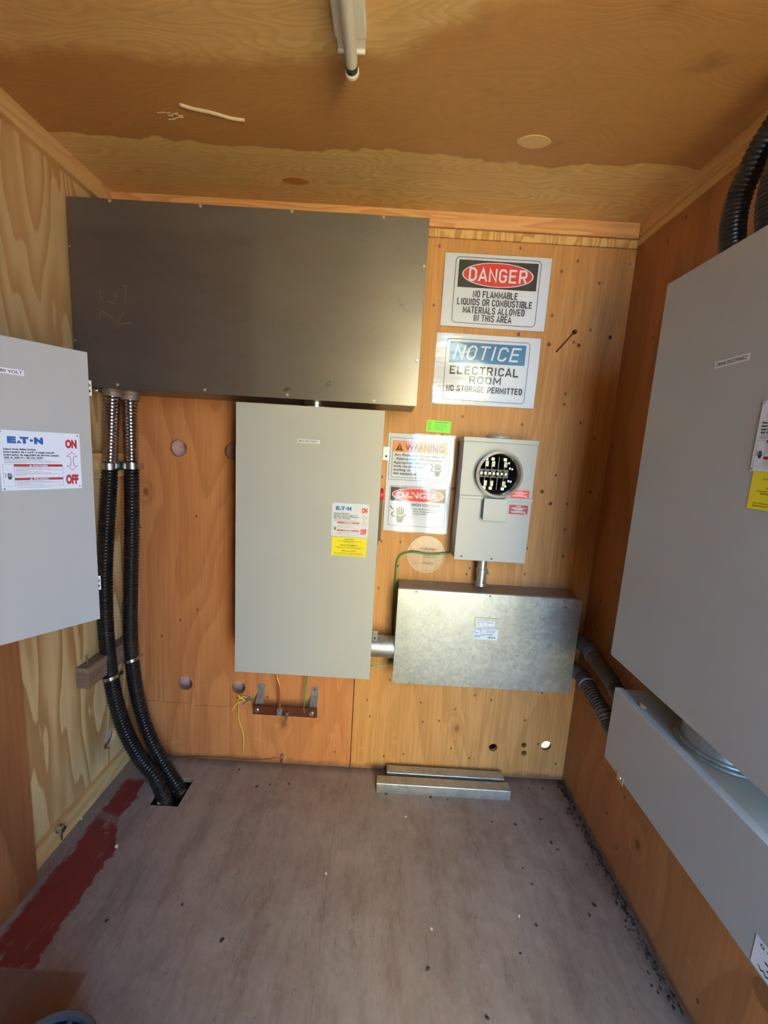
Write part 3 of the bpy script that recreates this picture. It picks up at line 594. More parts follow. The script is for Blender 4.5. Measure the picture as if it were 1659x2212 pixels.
# left 480 volt switch, door ajar
dv = Vector((.56, .828, 0)).normalized(); E0 = Vector((-.598, .82, .846)); wD = .378; hD = .551
F = Fr(E0-dv*wD, dv, (0, 0, 1)); hx = F.o.x; hy = F.o.y
lf = thing('left_disconnect_switch', 'grey safety switch at the left edge, its 480 VOLT door ajar', 'electrical switch', (hx, hy, .846)); lf.name = 'volt_disconnect_switch'; ORG[lf.name] = Vector((hx, hy, .846))
bm = B(); X1 = hx-.012
for q in ((-.9, -.898, hy+.004, hy+.36, .85, 1.39), (-.9, X1, hy+.004, hy+.006, .85, 1.39), (-.9, X1, hy+.358, hy+.36, .85, 1.39), (-.9, X1, hy+.004, hy+.36, .85, .852), (-.9, X1, hy+.004, hy+.36, 1.388, 1.39)): box(bm, *q)
obj('body', bm, M['grey_d'], lf)
bm = B(); door_panel(bm, F, wD, hD); dr = obj('door', bm, M['grey'], lf)
nameplate(F, lf, wD-.021-.120, 1.131-.846, .120, .107, heavy); strip_label(F, lf, wD-.099-.038, 1.334-.846, .038, .0095, '480 VOLT')
tab(Fr(E0, dv, (0, 0, 1)), lf, -.001, .011, 1.316-.846, 1.346-.846, -.020, M['white_paint']); tab(Fr(E0, dv, (0, 0, 1)), lf, -.001, .011, .905-.846, .936-.846, -.020, M['white_paint'])
# ------------------------------------------------------------------ wire trough under the crane switch
tr = thing('wire_trough', 'long grey metal wire trough along the right wall below the crane switch', 'trough', (PX, .6, .545))
bm = B(); box(bm, PX+.003, XR, -.2, .874, .547, .724, .001); obj('body', bm, M['galv_dust'] if 0 else M['grey_d'], tr)
bm = B(); box(bm, PX, PX+.003, -.2, .876, .545, .725, .0008); box(bm, PX, PX+.018, -.2, .876, .7245, .7265, .0006); obj('cover', bm, M['grey'], tr)
bm = B(); p = U(1395, 1556, 'x', PX+.01)
box(bm, PX+.010, PX+.020, .79, .812, .7265, .729, .0004); box(bm, PX+.018, PX+.020, .79, .812, .7265, .734, .0004); obj('latch_clip', bm, M['zinc'], tr)
bm = B(); box(bm, PX-.002, PX, .796, .818, .538, .560, .0004); lathe(bm, (PX-.002, .807, .550), (-1, 0, 0), [(.004, 0), (.003, .002)], 12); obj('latch_clip', bm, M['zinc'], tr)
FT = Fr((PX, 0, 0), (0, -1, 0), (0, 0, 1)); p0 = U(1632, 2030, 'x', PX); p1 = U(1621, 2083, 'x', PX)
bm = B(); pquad(bm, FT, -p0.y, -p0.y+.12, .549, .595, .0005); st = obj('warning_sticker', bm, M['paper'], tr)
bm = B(); uu = -p0.y
for k, (a, b_) in enumerate(((.018, .10), (.022, .07), (.018, .09), (.022, .08))): pquad(bm, FT, uu+a, uu+b_, .587-k*.008, .5895-k*.008, .0008)
pring(bm, FT, uu+.011, .588, .003, .003, .001, .0008); ptext(bm, FT, 'WARNING', uu+.01, uu+.09, .5535, .5585, .01, 0, .0008); obj('lettering', bm, M['ink'], st)
# large nipple between crane switch and trough
bm = B(); lathe(bm, (.664, .690, .7255), (0, 0, 1), [(.076, 0), (.076, .004), (.070, .006), (.070, .009), (.064, .010), (.064, .0705)], 48)
tag(obj('conduit_nipple', bm, M['galv'], None, True), 'wide galvanised nipple between the crane switch and the trough', 'conduit fitting')

# ------------------------------------------------------------------ meter socket
MYF = 1.32; mt = thing('meter_socket', 'grey meter socket box with an open round jaw opening', 'meter base', (.365, MYF, .895))
bm = B(); box(bm, .247, .483, MYF+.004, YB, .897, 1.298, .001); body = obj('body', bm, M['grey_d'], mt)
RX, RZ = yz(1078, 1025, 1.30)
bm = B(); box(bm, .245, .484, MYF, MYF+.003, 1.112, 1.288, .0008); cov = obj('upper_cover', bm, M['grey'], mt)
def hy_(y0_, y1_, r): b_ = B(); cyl(b_, (RX, y0_, RZ), (RX, y1_, RZ), r, 40); return b_
cut(cov, [hy_(1.30, 1.34, .066)]); cut(body, [hy_(1.30, 1.41, .068)])
bm = B(); box(bm, .243, .486, MYF-.003, YB, 1.288, 1.303, .0015); obj('cap', bm, M['grey'], mt)
bm = B(); lathe(bm, (.375, 1.39, 1.303), (0, 0, 1), [(.042, 0), (.042, .008), (.036, .012)], 28); obj('hub_plate', bm, M['grey'], mt)
bm = B(); box(bm, .245, .484, MYF-.002, MYF+.003, .895, 1.103, .0008); box(bm, .245, .486, MYF-.006, MYF+.002, 1.102, 1.114, .0015); obj('lower_cover', bm, M['grey'], mt)
bm = B(); lathe(bm, (RX, MYF+.002, RZ), (0, -1, 0), [(.066, 0), (.070, 0), (.0695, .022), (.075, .026), (.075, .032), (.067, .035), (.0655, .030), (.0655, 0)], 56, False); obj('ring', bm, M['white_paint'] if 0 else plain('aluminium_ring', rgb(214, 206, 188), .35, .6), mt, True)
bm = B(); lathe(bm, (RX, 1.405, RZ), (0, -1, 0), [(.0001, 0), (.068, 0), (.068, .08)], 40, False); obj('cup', bm, M['dark'], mt)
bm = B(); box(bm, RX-.055, RX+.045, 1.352, 1.358, RZ+.011, RZ+.0135); box(bm, RX-.055, RX+.045, 1.352, 1.358, RZ-.0135, RZ-.011)
for dx in (-.033, -.012, .010, .03): box(bm, RX+dx-.0012, RX+dx+.0012, 1.352, 1.40, RZ-.055, RZ+.055)
box(bm, RX-.056, RX+.05, 1.37, 1.40, RZ-.011, RZ+.011); obj('terminal_block', bm, M['black_plastic'], mt)
for k in range(7):
    bm = B(); u = RX-.046+k*.0135; box(bm, u-.0042, u+.0042, 1.345, 1.36, RZ-.0042, RZ+.0042, .001); cyl(bm, (u, 1.345, RZ), (u, 1.343, RZ), .003, 10); obj('terminal', bm, M['brass'], mt)
for dx in (-.034, -.013, .027):
    for sg in (1, -1):
        bm = B(); u = RX+dx
        for q in (-.0042, -.0005, .0032): box(bm, u+q, u+q+.0022, 1.332, 1.36, RZ+sg*.032-.009, RZ+sg*.032+.009, .0004)
        box(bm, u-.007, u+.004, 1.335, 1.36, RZ+sg*.048-.005, RZ+sg*.048+.005, .0008); obj('jaw', bm, M['brass'], mt)
for dx, dz in ((-.057, .022), (-.055, -.018), (.045, .020), (.053, .018), (.044, -.022), (.052, -.023), (.040, .037), (.036, -.040)):
    bm = B(); box(bm, RX+dx-.003, RX+dx+.003, 1.34, 1.36, RZ+dz-.0035, RZ+dz+.0035, .0006); obj('terminal', bm, M['zinc'], mt)
x0, z1_ = yz(1048, 1077, 1.29); x1, z0_ = yz(1092, 1126, 1.29)
bm = B(); box(bm, x0, x1, 1.290, MYF, z0_, z1_, .001); box(bm, x0-.002, x1+.001, 1.288, 1.291, z0_-.001, z1_+.001, .0006); obj('seal_box', bm, M['grey'], mt)
for (qa, qb, mm, lines) in (((1104, 1058), (1142, 1077), M['sign_red'], 1), ((1100, 1090), (1138, 1112), M['maroon'], 0)):
    a = yz(*qa, MYF); b_ = yz(*qb, MYF); FS = Fr((a[0], MYF-(.0 if lines else .0022), b_[1]), (1, 0, 0), (0, 0, 1)); ww = b_[0]-a[0]; hh = a[1]-b_[1]
    bm = B(); pquad(bm, FS, 0, ww, 0, hh, .0004); st = obj('caution_sticker', bm, mm, mt)
    bm = B(); ptext(bm, FS, 'CAUTION', ww*.36, ww*.64, hh*.80, hh*.92, .04, 0, .0007)
    for t in ((.66, .1, .9), (.56, .2, .8), (.28, .1, .9), (.18, .15, .85), (.08, .8, .95)): pquad(bm, FS, ww*t[1], ww*t[2], hh*t[0], hh*(t[0]+.05), .0007)
    ptext(bm, FS, 'ATTENTION', ww*.3, ww*.7, hh*.40, hh*.49, .04, 0, .0007); obj('lettering', bm, M['plate'], st)
for px, py in ((996, 1201), (1061, 1207)):
    x, z = yz(px, py, MYF); bm = B(); pell(bm, WF, x, z, .004, .002, -MYF+.003, 12); obj('slot', bm, M['dark'], mt)
# nipple meter -> CT cabinet
bm = B(); x, z = yz(1043, 1210, 1.365); lathe(bm, (x, 1.365, .795), (0, 0, 1), [(.020, 0), (.020, .012), (.0165, .012), (.0165, .045), (.020, .046), (.020, .060), (.016, .061), (.016, .110)], 24)
nn = obj('conduit_nipple', bm, M['galv'], None, True); tag(nn, 'small vertical galvanised nipple between the meter box and the cabinet below', 'conduit fitting')

# ------------------------------------------------------------------ CT cabinet
CY_ = 1.305; ct = thing('transformer_cabinet', 'wide dull galvanised cabinet on the back wall below the meter box', 'electrical box', (.37, CY_, .45))
a = U(860, 1272, 'y', CY_); b = U(1259, 1296, 'y', CY_); c_ = U(1230, 1496, 'y', CY_); d_ = U(847, 1476, 'y', CY_)
x0, x1, z0, z1 = (a.x+d_.x)/2, (b.x+c_.x)/2, (c_.z+d_.z)/2, (a.z+b.z)/2
bm = B(); box(bm, x0+.003, x1-.004, CY_+.002, YB, z0+.003, z1-.002, .0012); obj('body', bm, M['galv_dust'], ct)
bm = B(); box(bm, x0, x1, CY_-.001, CY_+.002, z0, z1, .0006); box(bm, x0, x0+.002, CY_, CY_+.02, z0, z1); box(bm, x0, x1, CY_, CY_+.012, z1-.0015, z1+.0005, .0004); obj('cover', bm, M['galv'], ct)
for px, py in ((899, 1278), (1059, 1288), (1220, 1298), (884, 1475)): x, z = yz(px, py, CY_); screw(WF, x, z, .0035, .002, -CY_+.001, ct, M['galv_dust'])
FC = Fr((0, CY_-.0012, 0), (1, 0, 0), (0, 0, 1)); xa, za = yz(1027, 1334, CY_); xb, zb = yz(1077, 1357, CY_)
bm = B(); pquad(bm, FC, xa-.002, xa, zb, za+.002, .0003); pquad(bm, FC, xa-.002, xb, za, za+.002, .0003); obj('recess_shadow_line', bm, M['galv_dust'], ct).name = 'recess_painted_shade'  # darker flat strips paint the shade along the recess's left and top
bm = B(); fbox(bm, FC, xa, xb, zb-.002, zb+.001, 0, .004, .0006); obj('pull_lip', bm, M['galv'], ct)
xa, za = yz(1030, 1340, CY_); xb, zb = yz(1068, 1353, CY_); bm = B(); pquad(bm, FC, xa, xb, zb, za, .0006); s1 = obj('maker_label', bm, M['plate'], ct)
bm = B(); ww = xb-xa; hh = za-zb
for t in (((.08, .9), (.08, .6), (.35, .6)), ((.15, .25), (.08, .25), (.08, .6)), ((.2, .9), (.36, .9), (.36, .25))): pline(bm, FC, [(xa+ww*p_[0], zb+hh*p_[1]) for p_ in t], .001, .0008)
pell(bm, FC, xa+ww*.58, zb+hh*.3, .0013, .0013, .0008, 14)
for t in (.75, .6): pquad(bm, FC, xa+ww*.5, xa+ww*.92, zb+hh*t, zb+hh*(t+.06), .0008)
obj('lettering', bm, M['sign_blue'], s1)
xa, za = yz(1023, 1357, CY_); xb, zb = yz(1073.5, 1383, CY_); bm = B(); pquad(bm, FC, xa, xb, zb, za, .0010); s1 = obj('model_label', bm, M['plate'], ct); ww = xb-xa; hh = za-zb
bm = B()
for t in (((.07, .95), (.07, .62), (.2, .62)), ((.14, .95), (.3, .95), (.3, .62))): pline(bm, FC, [(xa+ww*p_[0], zb+hh*p_[1]) for p_ in t], .0012, .0013)
ptext(bm, FC, 'CT-D-30-400B', xa+ww*.33, xa+ww*.80, zb+hh*.44, zb+hh*.56, .02, 0, .0013)
for k in range(9): pquad(bm, FC, xa+ww*(.60+k*.035), xa+ww*(.60+k*.035+(.02 if k % 3 else .012)), zb+hh*.14, zb+hh*.32, .0013)
for t in ((.84, .5, .9), (.70, .5, .88), (.36, .05, .45), (.28, .05, .3), (.12, .05, .15)): pquad(bm, FC, xa+ww*t[1], xa+ww*t[2], zb+hh*t[0], zb+hh*(t[0]+.03), .0013)
obj('lettering', bm, M['ink'], s1)
bm = B()
for k in range(26):
    x = random.uniform(x0+.12, x1-.02); z = random.uniform(z0+.02, z0+.2) if k < 18 else random.uniform(z0+.2, z1-.02); L = random.uniform(.006, .026); an = random.uniform(-1.2, 1.2)
    pline(bm, FC, [(x, z), (x+L*.5*math.cos(an), z+L*.5*math.sin(an)+.001), (x+L*math.cos(an), z+L*math.sin(an))], .0008, .0002)
for px, py, s_ in ((1130, 1375, .012), (1222, 1312, .01), (1232, 1330, .012), (1225, 1405, .012), (1228, 1432, .012), (1220, 1450, .01), (1120, 1417, .014)):
    x, z = yz(px, py, CY_); pline(bm, FC, [(x-s_/2, z), (x, z+.002), (x+s_/2, z-.003)], .0022, .0002)
obj('scratch_marks', bm, M['zinc'], ct)['kind'] = 'stuff'
# big nipple main -> CT
bm = B(); xx, zz = yz(822, 1401, 1.32); cyl(bm, (-.026, 1.345, zz-.003), (x0+.004, 1.345, zz-.003), .038, 36)
nn = obj('conduit_nipple', bm, M['galv'], None, True); tag(nn, 'fat horizontal galvanised nipple between main disconnect and wide cabinet', 'conduit fitting')
tab(WF, md_, -.014, .004, .600, .636, -1.29, M['zinc'])
# ------------------------------------------------------------------ flexible conduits in the left corner
def flex(name, label, pts, r, mats, split, group):
    t = thing(name, label, 'conduit', pts[-1], group)
    q = spline(pts, .004); k = next(i for i, p_ in enumerate(q) if p_.z < split)
    bm = tube(B(), q[:k+1:1], r, 22, None) if 0 else corr(q[:k+1:6]+[q[k]], r*.97, .0105, .0042); obj('steel_sleeve', bm, mats[0], t, True)
    bm = corr([q[k]]+q[k+6::6]+[q[-1]], r, .0108, .0036); obj('jacket', bm, mats[1], t, True)
    bm = B(); a_ = Vector(pts[0]); lathe(bm, a_+Vector((0, 0, -.026)), (0, 0, 1), [(r*1.12, 0), (r*1.12, .014), (r*1.22, .016), (r*1.22, .026)], 26); c0 = obj('connector', bm, M['galv_dust'], t, True)
    sx = -1 if 'left' in label else -1
    bm = B(); box(bm, a_.x-r*1.65, a_.x-r*1.05, a_.y-.028, a_.y-.006, a_.z-.018, a_.z-.006, .002); lathe(bm, (a_.x-r*1.4, a_.y-.028, a_.z-.012), (0, -1, 0), [(.005, 0), (.005, .002), (.003, .004)], 12); obj('clamp_screw', bm, M['zinc'], c0)
    return t
def path(lst): return [U(px, py, 'y', y) for px, py, y in lst]
cyl_top = 1.30
p1_ = path([(243, 842, 1.30), (238, 1000, 1.30), (231, 1130, 1.30), (226, 1250, 1.29), (229, 1360, 1.285), (241, 1470, 1.28), (264, 1560, 1.27), (298, 1630, 1.26), (338, 1682, 1.255)])+[Vector((-.705, 1.25, -.06)), Vector((-.69, 1.25, -.16))]
p2_ = path([(281, 853, 1.33), (284, 1000, 1.33), (285, 1130, 1.33), (283, 1250, 1.335), (282, 1360, 1.335), (288, 1450, 1.33), (303, 1530, 1.325), (327, 1600, 1.31), (357, 1655, 1.30)])+[Vector((-.668, 1.29, -.05)), Vector((-.655, 1.285, -.15))]
p1_[0].z = 1.385; p2_[0].z = 1.380
flex('flexible_conduit', 'left one of two black corrugated conduits dropping into the floor cut-out', p1_, .0245, (M['sleeve'], M['rubber']), U(236, 1007, 'y', 1.30).z, 'floor conduits')
flex('flexible_conduit', 'right one of two black corrugated conduits, nearer the back wall', p2_, .0235, (M['sleeve'], M['rubber']), U(284, 1007, 'y', 1.33).z, 'floor conduits')
def strap(px, py, y, r, tilt, lab, wd=.020, foot=-1):
    c0 = U(px, py, 'y', y); t = thing('conduit_strap', lab, 'strap', c0, 'conduit straps')
    a1 = 200; F2 = Fr(c0, (1, 0, tilt), (-tilt, 0, 1)); n = 18; rr = r+.0015
    outer = [(rr*math.cos(PI+PI*k/n), rr*math.sin(PI+PI*k/n)) for k in range(n+1)]     # x, y: front half around the conduit
    bm = B(); prof = [(-rr-.034*(foot < 0), .024), (-rr, .024)]+outer+[(rr, .024), (rr+.028*(foot > 0)+.001, .024)]
    for s0, s1_ in zip(prof, prof[1:]):
        d = Vector((s1_[0]-s0[0], s1_[1]-s0[1])); 
        if d.length < 1e-6: continue
        nn_ = Vector((-d.y, d.x)).normalized()*.0012
        cs = [(s0[0]+nn_.x, s0[1]+nn_.y), (s1_[0]+nn_.x, s1_[1]+nn_.y), (s1_[0]-nn_.x, s1_[1]-nn_.y), (s0[0]-nn_.x, s0[1]-nn_.y)]
        loft(bm, [[c0+F2.a*u_+Vector((0, 1, 0))*v_+F2.b*(-wd/2) for u_, v_ in cs], [c0+F2.a*u_+Vector((0, 1, 0))*v_+F2.b*(wd/2) for u_, v_ in cs]])
    obj('band', bm, M['strap'], t, True)
    bm = B(); lathe(bm, c0+F2.a*(foot*(rr+.016))+Vector((0, .0228, 0)), (0, -1, 0), [(.0055, 0), (.0055, .002), (.003, .004)], 12); obj('screw', bm, M['zinc'], t)
    return t
strap(236, 1007, 1.30, .0245, .0, 'upper strap on the left corner conduit, level with the door plate')
strap(285, 1006, 1.33, .0235, .0, 'upper strap on the right corner conduit')
strap(239, 1461, 1.28, .0245, .2, 'lower strap with an angled foot on the left corner conduit', .012)
strap(284, 1423, 1.332, .0235, .25, 'lower thin strap on the right corner conduit', .010)
# ------------------------------------------------------------------ grey conduits from the cabinet to the trough
def side_conduit(lab, px, endp, elb):
    pts = [U(a_, b_, 'x', .728) for a_, b_ in px]; pts = [Vector(p_) for p_ in pts]+[Vector(endp)]
    t = thing('flexible_conduit', lab, 'conduit', pts[0], 'grey side conduits'); obj('jacket', corr(pts, .0245, .011, .005), M['conduit_grey'], t, True)
    d = (pts[1]-pts[0]).normalized(); bm = B(); lathe(bm, pts[0]-d*.02, d, [(.025, 0), (.0265, .004), (.0265, .035), (.0285, .037), (.0285, .042), (.025, .044)], 26)
    tube(bm, spline([Vector((.683, 1.362, pts[0].z+.012)), Vector((.70, 1.358, pts[0].z+.012)), pts[0]-d*.018], .006), .026, 20); obj('elbow_connector', bm, M['elbow'], t, True)
    return pts
side_conduit('upper of two short grey conduits from the cabinet to the wall trough', [(1275, 1407), (1295, 1437), (1320, 1470), (1345, 1505)], (.715, .878, .665), 0)
side_conduit('lower of two short grey conduits from the cabinet to the wall trough', [(1262, 1468), (1282, 1502), (1305, 1540), (1335, 1585)], (.712, .878, .602), 0)
for px, py, wh in ((1258, 1391, 'above the upper grey conduit'), (1252, 1427, 'between the two grey conduits'), (1252, 1457, 'on the lower grey elbow'), (1245, 1490, 'below the lower grey conduit')):
    a_ = U(px, py, 'x', .728 if wh.startswith('on') or wh.startswith('above') else .75); bm = B(); q = Vector(a_); cyl(bm, q-Vector((.004, .0, 0)), q+Vector((.016, 0, 0)) if q.x < .74 else Vector((XR, q.y, q.z)), .0016, 8)
    lathe(bm, q-Vector((.006, 0, 0)), (1, 0, 0), [(.003, 0), (.003, .002)], 8)
    tag(obj('nail', bm, M['zinc'], None, True), 'bright nail ' + wh + ' by the right corner', 'nail', 'nails in the right corner')
# black conduits rising from the crane switch
for i, (dy, lab) in enumerate(((0, 'black corrugated conduit rising from the crane switch, nearer the back wall'), (-.085, 'black corrugated conduit rising from the crane switch, at the right edge'))):
    pts = [Vector((.69, .93+dy-.045, 1.62)), Vector((.69, .93+dy-.012, 1.712)), Vector((.69, .924+dy, 1.785)), Vector((.69, .902+dy, 1.842)), Vector((.69, .865+dy, 1.885)), Vector((.69, .80+dy, 1.92)), Vector((.69, .68+dy, 1.94)), Vector((.69, .30+dy, 1.945)), Vector((.69, -.1+dy, 1.945))]
    t = thing('flexible_conduit', lab, 'conduit', (.69, .93+dy, 1.614), 'overhead conduits'); pts[0] = Vector((.69, .885+dy, 1.60)) if 0 else pts[0]
    obj('jacket', corr(pts, .0235, .0095, .0022), M['rubber'], t, True)
    bm = B(); lathe(bm, (.69, .93+dy-.05, 1.6145), (0, 0, 1), [(.030, 0), (.030, .02), (.027, .022), (.027, .034)], 26); obj('connector', bm, M['black_plastic'], t, True)

# ------------------------------------------------------------------ signs
def sheet(name, lab, cat, x0, x1, z0, z1, filmm, amp=.0012, k=(17, 9), y=YB-.0036):
    wv = lambda u, v: amp*(math.sin(u*k[0]+1)*math.cos(v*k[1])+.5*math.sin(u*31+v*23)) * 1.0
    t = thing(name, lab, cat, (x0, y, z0)); F = Fr((x0, y, z0), (1, 0, 0), (0, 0, 1), wv)
    w_, h_ = x1-x0, z1-z0; bm = B(); pquad(bm, F, 0, w_, 0, h_, 0); obj('paper', bm, M['paper'], t, True)
    bm = B(); pquad(bm, F, -.003, w_+.003, -.003, h_+.003, .0011); obj('laminate', bm, filmm, t, True)
    for a_, b_ in ((.012, h_-.012), (w_-.012, h_-.014), (w_-.012, .01), (.01, .012)):
        bm = B(); an = random.uniform(-.6, .8); pline(bm, F, [(a_-.004*math.cos(an), b_-.004*math.sin(an)), (a_+.004*math.cos(an), b_+.004*math.sin(an))], .0009, .0013); obj('staple', bm, M['zinc'], t)
    return t, F, w_, h_
# danger
t, F, w_, h_ = sheet('danger_sign', 'laminated DANGER NO FLAMMABLE LIQUIDS sign, topmost on the back wall', 'sign', .149, .495, 1.664, 1.889, M['film_h'])
X = lambda a_: a_*w_; Y = lambda a_: a_*h_
bm = B(); prrect(bm, F, X(.105), X(.905), Y(.055), Y(.95), .012, .0018); obj('border', bm, M['ink'], t)
bm = B(); pquad(bm, F, X(.135), X(.88), Y(.545), Y(.915), .0003); obj('header', bm, M['ink'], t)
bm = B(); pell(bm, F, X(.508), Y(.73), X(.338), Y(.167), .0005); obj('oval_rim', bm, M['paper'], t)
bm = B(); pell(bm, F, X(.508), Y(.73), X(.325), Y(.155), .0007); obj('oval', bm, M['sign_red'], t)
bm = B(); pblock(bm, F, 'DANGER', X(.235), X(.785), Y(.635), Y(.815), .24, n=.0009); obj('lettering', bm, M['paper'], t)
bm = B()
for s_, a_, b_, v0 in (('NO FLAMMABLE', .29, .715, .415), ('LIQUIDS OR COMBUSTIBLE', .145, .86, .305), ('MATERIALS ALLOWED', .205, .795, .195), ('IN THIS AREA', .315, .675, .088)): pblock(bm, F, s_, X(a_), X(b_), Y(v0), Y(v0+.092), .24, 0, .0008)
obj('message', bm, M['ink'], t)
# notice
t, F, w_, h_ = sheet('notice_sign', 'laminated blue NOTICE ELECTRICAL ROOM sign under the danger sign', 'sign', .141, .489, 1.414, 1.642, M['film_h'], .0016, (14, 25))
X = lambda a_: a_*w_; Y = lambda a_: a_*h_
bm = B(); prrect(bm, F, X(.10), X(.90), Y(.06), Y(.925), .011, .0016); obj('border', bm, M['ink'], t)
bm = B(); pquad(bm, F, X(.135), X(.865), Y(.60), Y(.885), .0004); obj('header', bm, M['sign_blue'], t)
bm = B(); pblock(bm, F, 'NOTICE', X(.17), X(.80), Y(.645), Y(.845), .2, .22, .0008); obj('lettering', bm, M['paper'], t)
bm = B()
for s_, a_, b_, v0, hh in (('ELECTRICAL', .15, .82, .435, .115), ('ROOM', .345, .655, .31, .105), ('NO STORAGE PERMITTED', .13, .87, .185, .085)):
    pblock(bm, F, s_, X(a_), X(b_), Y(v0), Y(v0+hh), .27, 0, .0008)
obj('message', bm, M['ink'], t)
# warning + danger sheet
t, F, w_, h_ = sheet('warning_sheet', 'laminated sheet with WARNING arc flash above DANGER high voltage', 'sign', .0005, .230, .9605, 1.3045, M['film_v'], .0012, (40, 6))
X = lambda a_: a_*w_; Y = lambda a_: a_*h_
bm = B(); prrect(bm, F, X(.035), X(.94), Y(.535), Y(.955), .0005, .0012); prrect(bm, F, X(.075), X(.90), Y(.56), Y(.925), .0005, .0012); prrect(bm, F, X(.07), X(.94), Y(.06), Y(.47), .006, .0012); obj('border', bm, M['ink'], t)
bm = B(); pquad(bm, F, X(.077), X(.898), Y(.815), Y(.92), .0004); obj('warning_header', bm, M['sign_orange'], t)
bm = B(); ppoly(bm, F, [(X(.115), Y(.828)), (X(.235), Y(.828)), (X(.175), Y(.905))], .0007); ptext(bm, F, 'WARNING', X(.265), X(.85), Y(.832), Y(.898), .015, 0, .0007)
for s_, a_, b_, v0 in (('Arc Flash and Shock Hazard', .105, .86, .775), ('Appropriate PPE Required', .135, .83, .738), ('Appropriate PPE and', .10, .60, .698), ('tools required when', .10, .58, .662), ('working on', .10, .36, .625), ('this equipment.', .10, .47, .588)): ptext(bm, F, s_, X(a_), X(b_), Y(v0), Y(v0+.025), .022, 0, .0007)
phand(bm, F, X(.775), Y(.655), .044, n=.0007)
for s_, a_, b_, v0, hh in (('HIGH VOLTAGE!', .42, .86, .272, .028), ('No Entry Unless You', .45, .88, .235, .014), ('Are Trained And', .45, .80, .21, .014), ('Authorized.', .45, .66, .186, .014)): ptext(bm, F, s_, X(a_), X(b_), Y(v0), Y(v0+hh), .015, 0, .0007)
phand(bm, F, X(.25), Y(.175), .058, n=.0007); obj('message', bm, M['ink'], t)
bm = B(); pell(bm, F, X(.175), Y(.840), .0012, .0012, .0009, 12); pline(bm, F, [(X(.175), Y(.85)), (X(.175), Y(.885))], .002, .0009); obj('exclamation_mark', bm, M['sign_orange'], t)
bm = B(); pquad(bm, F, X(.085), X(.925), Y(.318), Y(.458), .0003); obj('danger_header', bm, M['ink'], t)
bm = B(); pell(bm, F, X(.505), Y(.385), X(.40), Y(.074), .0005); obj('oval_rim', bm, M['paper'], t)
bm = B(); pell(bm, F, X(.505), Y(.385), X(.385), Y(.066), .0007); obj('oval', bm, M['sign_red'], t)
bm = B(); ptext(bm, F, 'DANGER', X(.19), X(.81), Y(.352), Y(.415), .025, 0, .0009); obj('lettering', bm, M['paper'], t)
# green tag
t = thing('green_inspection_tag', 'small bright green handwritten sticker above the warning sheet', 'sticker', (.129, YB-.001, 1.317)); F = Fr((.129, YB-.001, 1.3165), (1, 0, -.03), (.03, 0, 1))
bm = B(); pquad(bm, F, .001, .082, 0, .040, 0); pquad(bm, F, 0, .083, .001, .039, -.0001); obj('sticker', bm, M['green_tag'], t)
bm = B()
for k in range(5): pquad(bm, F, .004, .014+(k % 2)*.002, .033-k*.007, .0345-k*.007)
pquad(bm, F, .028, .074, .0335, .035)
for k in range(4):
    u = .026
    while u < .072-.006*k: pline(bm, F, [(u, .025-k*.006), (u+.0018, .028-k*.006), (u+.003, .025-k*.006)], .0006); u += .004+.0012*((k*7+int(u*900)) % 3)
obj('handwriting', bm, M['ink'], t)
# clear disk with marker writing, seen mirrored and upside down
t = thing('clear_plastic_disk', 'clear round plastic lid with faint scribble stuck on the plywood', 'disk', (.162, YB-.002, .88)); F = Fr((.161, YB-.001, .8815), (1, 0, 0), (0, 0, 1))
bm = B(); pell(bm, F, 0, 0, .0665, .0665, .0008); obj('plastic_sheet', bm, M['disk'], t)
bm = B(); lathe(bm, F.p(0, 0, 0), F.n, [(.0655, 0), (.0682, 0), (.0682, .0035), (.0655, .0035), (.0655, 0)], 56, False); obj('rim', bm, plain('pinkish_clear_rim', rgb(226, 196, 160), .35), t, True)
bm = B(); FR = Fr(F.o, (-1, 0, 0), (0, 0, -1))
ptext(bm, FR, 'Cabinet', -.030, .012, .030, .040, 0, .2, -.0012 if 0 else .0012); ptext(bm, FR, 'to work', -.034, .010, .007, .016, 0, .2, .0012); ptext(bm, FR, 'Have to use', -.034, .024, -.022, -.013, 0, .2, .0012); pline(bm, FR, [(.014, .034), (.045, .037)], .0008, .0012)
obj('handwriting', bm, M['marker'], t, keep=True)

# ------------------------------------------------------------------ wires, ground bar, hardware
def pw(lst): return [U(a_, b_, 'y', y) for a_, b_, y in lst]
t = thing('ground_wire', 'green wire looping from the meter box over the clear disk', 'wire', U(860, 1230, 'y', 1.40))
obj('insulation', wire(pw([(985, 1192, 1.412), (960, 1196, 1.408), (925, 1198, 1.406), (895, 1193, 1.406), (872, 1196, 1.408), (860, 1206, 1.41), (856, 1222, 1.412), (854, 1250, 1.412), (850, 1300, 1.412), (847, 1380, 1.41)]), .0030), M['green'], t, True)
t = thing('cable_clip', 'tiny cable clip with a bright nail on the green wire', 'clip', U(857, 1222, 'y', YB)); c0 = U(857, 1222, 'y', YB)
bm = B(); box(bm, c0.x-.005, c0.x+.012, YB-.010, YB, c0.z-.003, c0.z+.003, .001); obj('clip_body', bm, M['black_plastic'], t)
bm = B(); lathe(bm, (c0.x+.009, YB-.010, c0.z), (0, -1, 0), [(.003, 0), (.003, .003), (.001, .004)], 12); obj('nail_head', bm, M['screw_white'], t, True)
tag(obj('ground_wire', wire(pw([(800, 1438, 1.38), (815, 1438, 1.385), (832, 1436, 1.39), (842, 1428, 1.39), (850, 1418, 1.39)]), .0026), M['green'], None, True), 'short green wire sagging under the fat horizontal nipple', 'wire')
gb = thing('ground_bar', 'brown copper grounding bar on two brackets below the main disconnect', 'ground bar', (-.324, 1.375, .24))
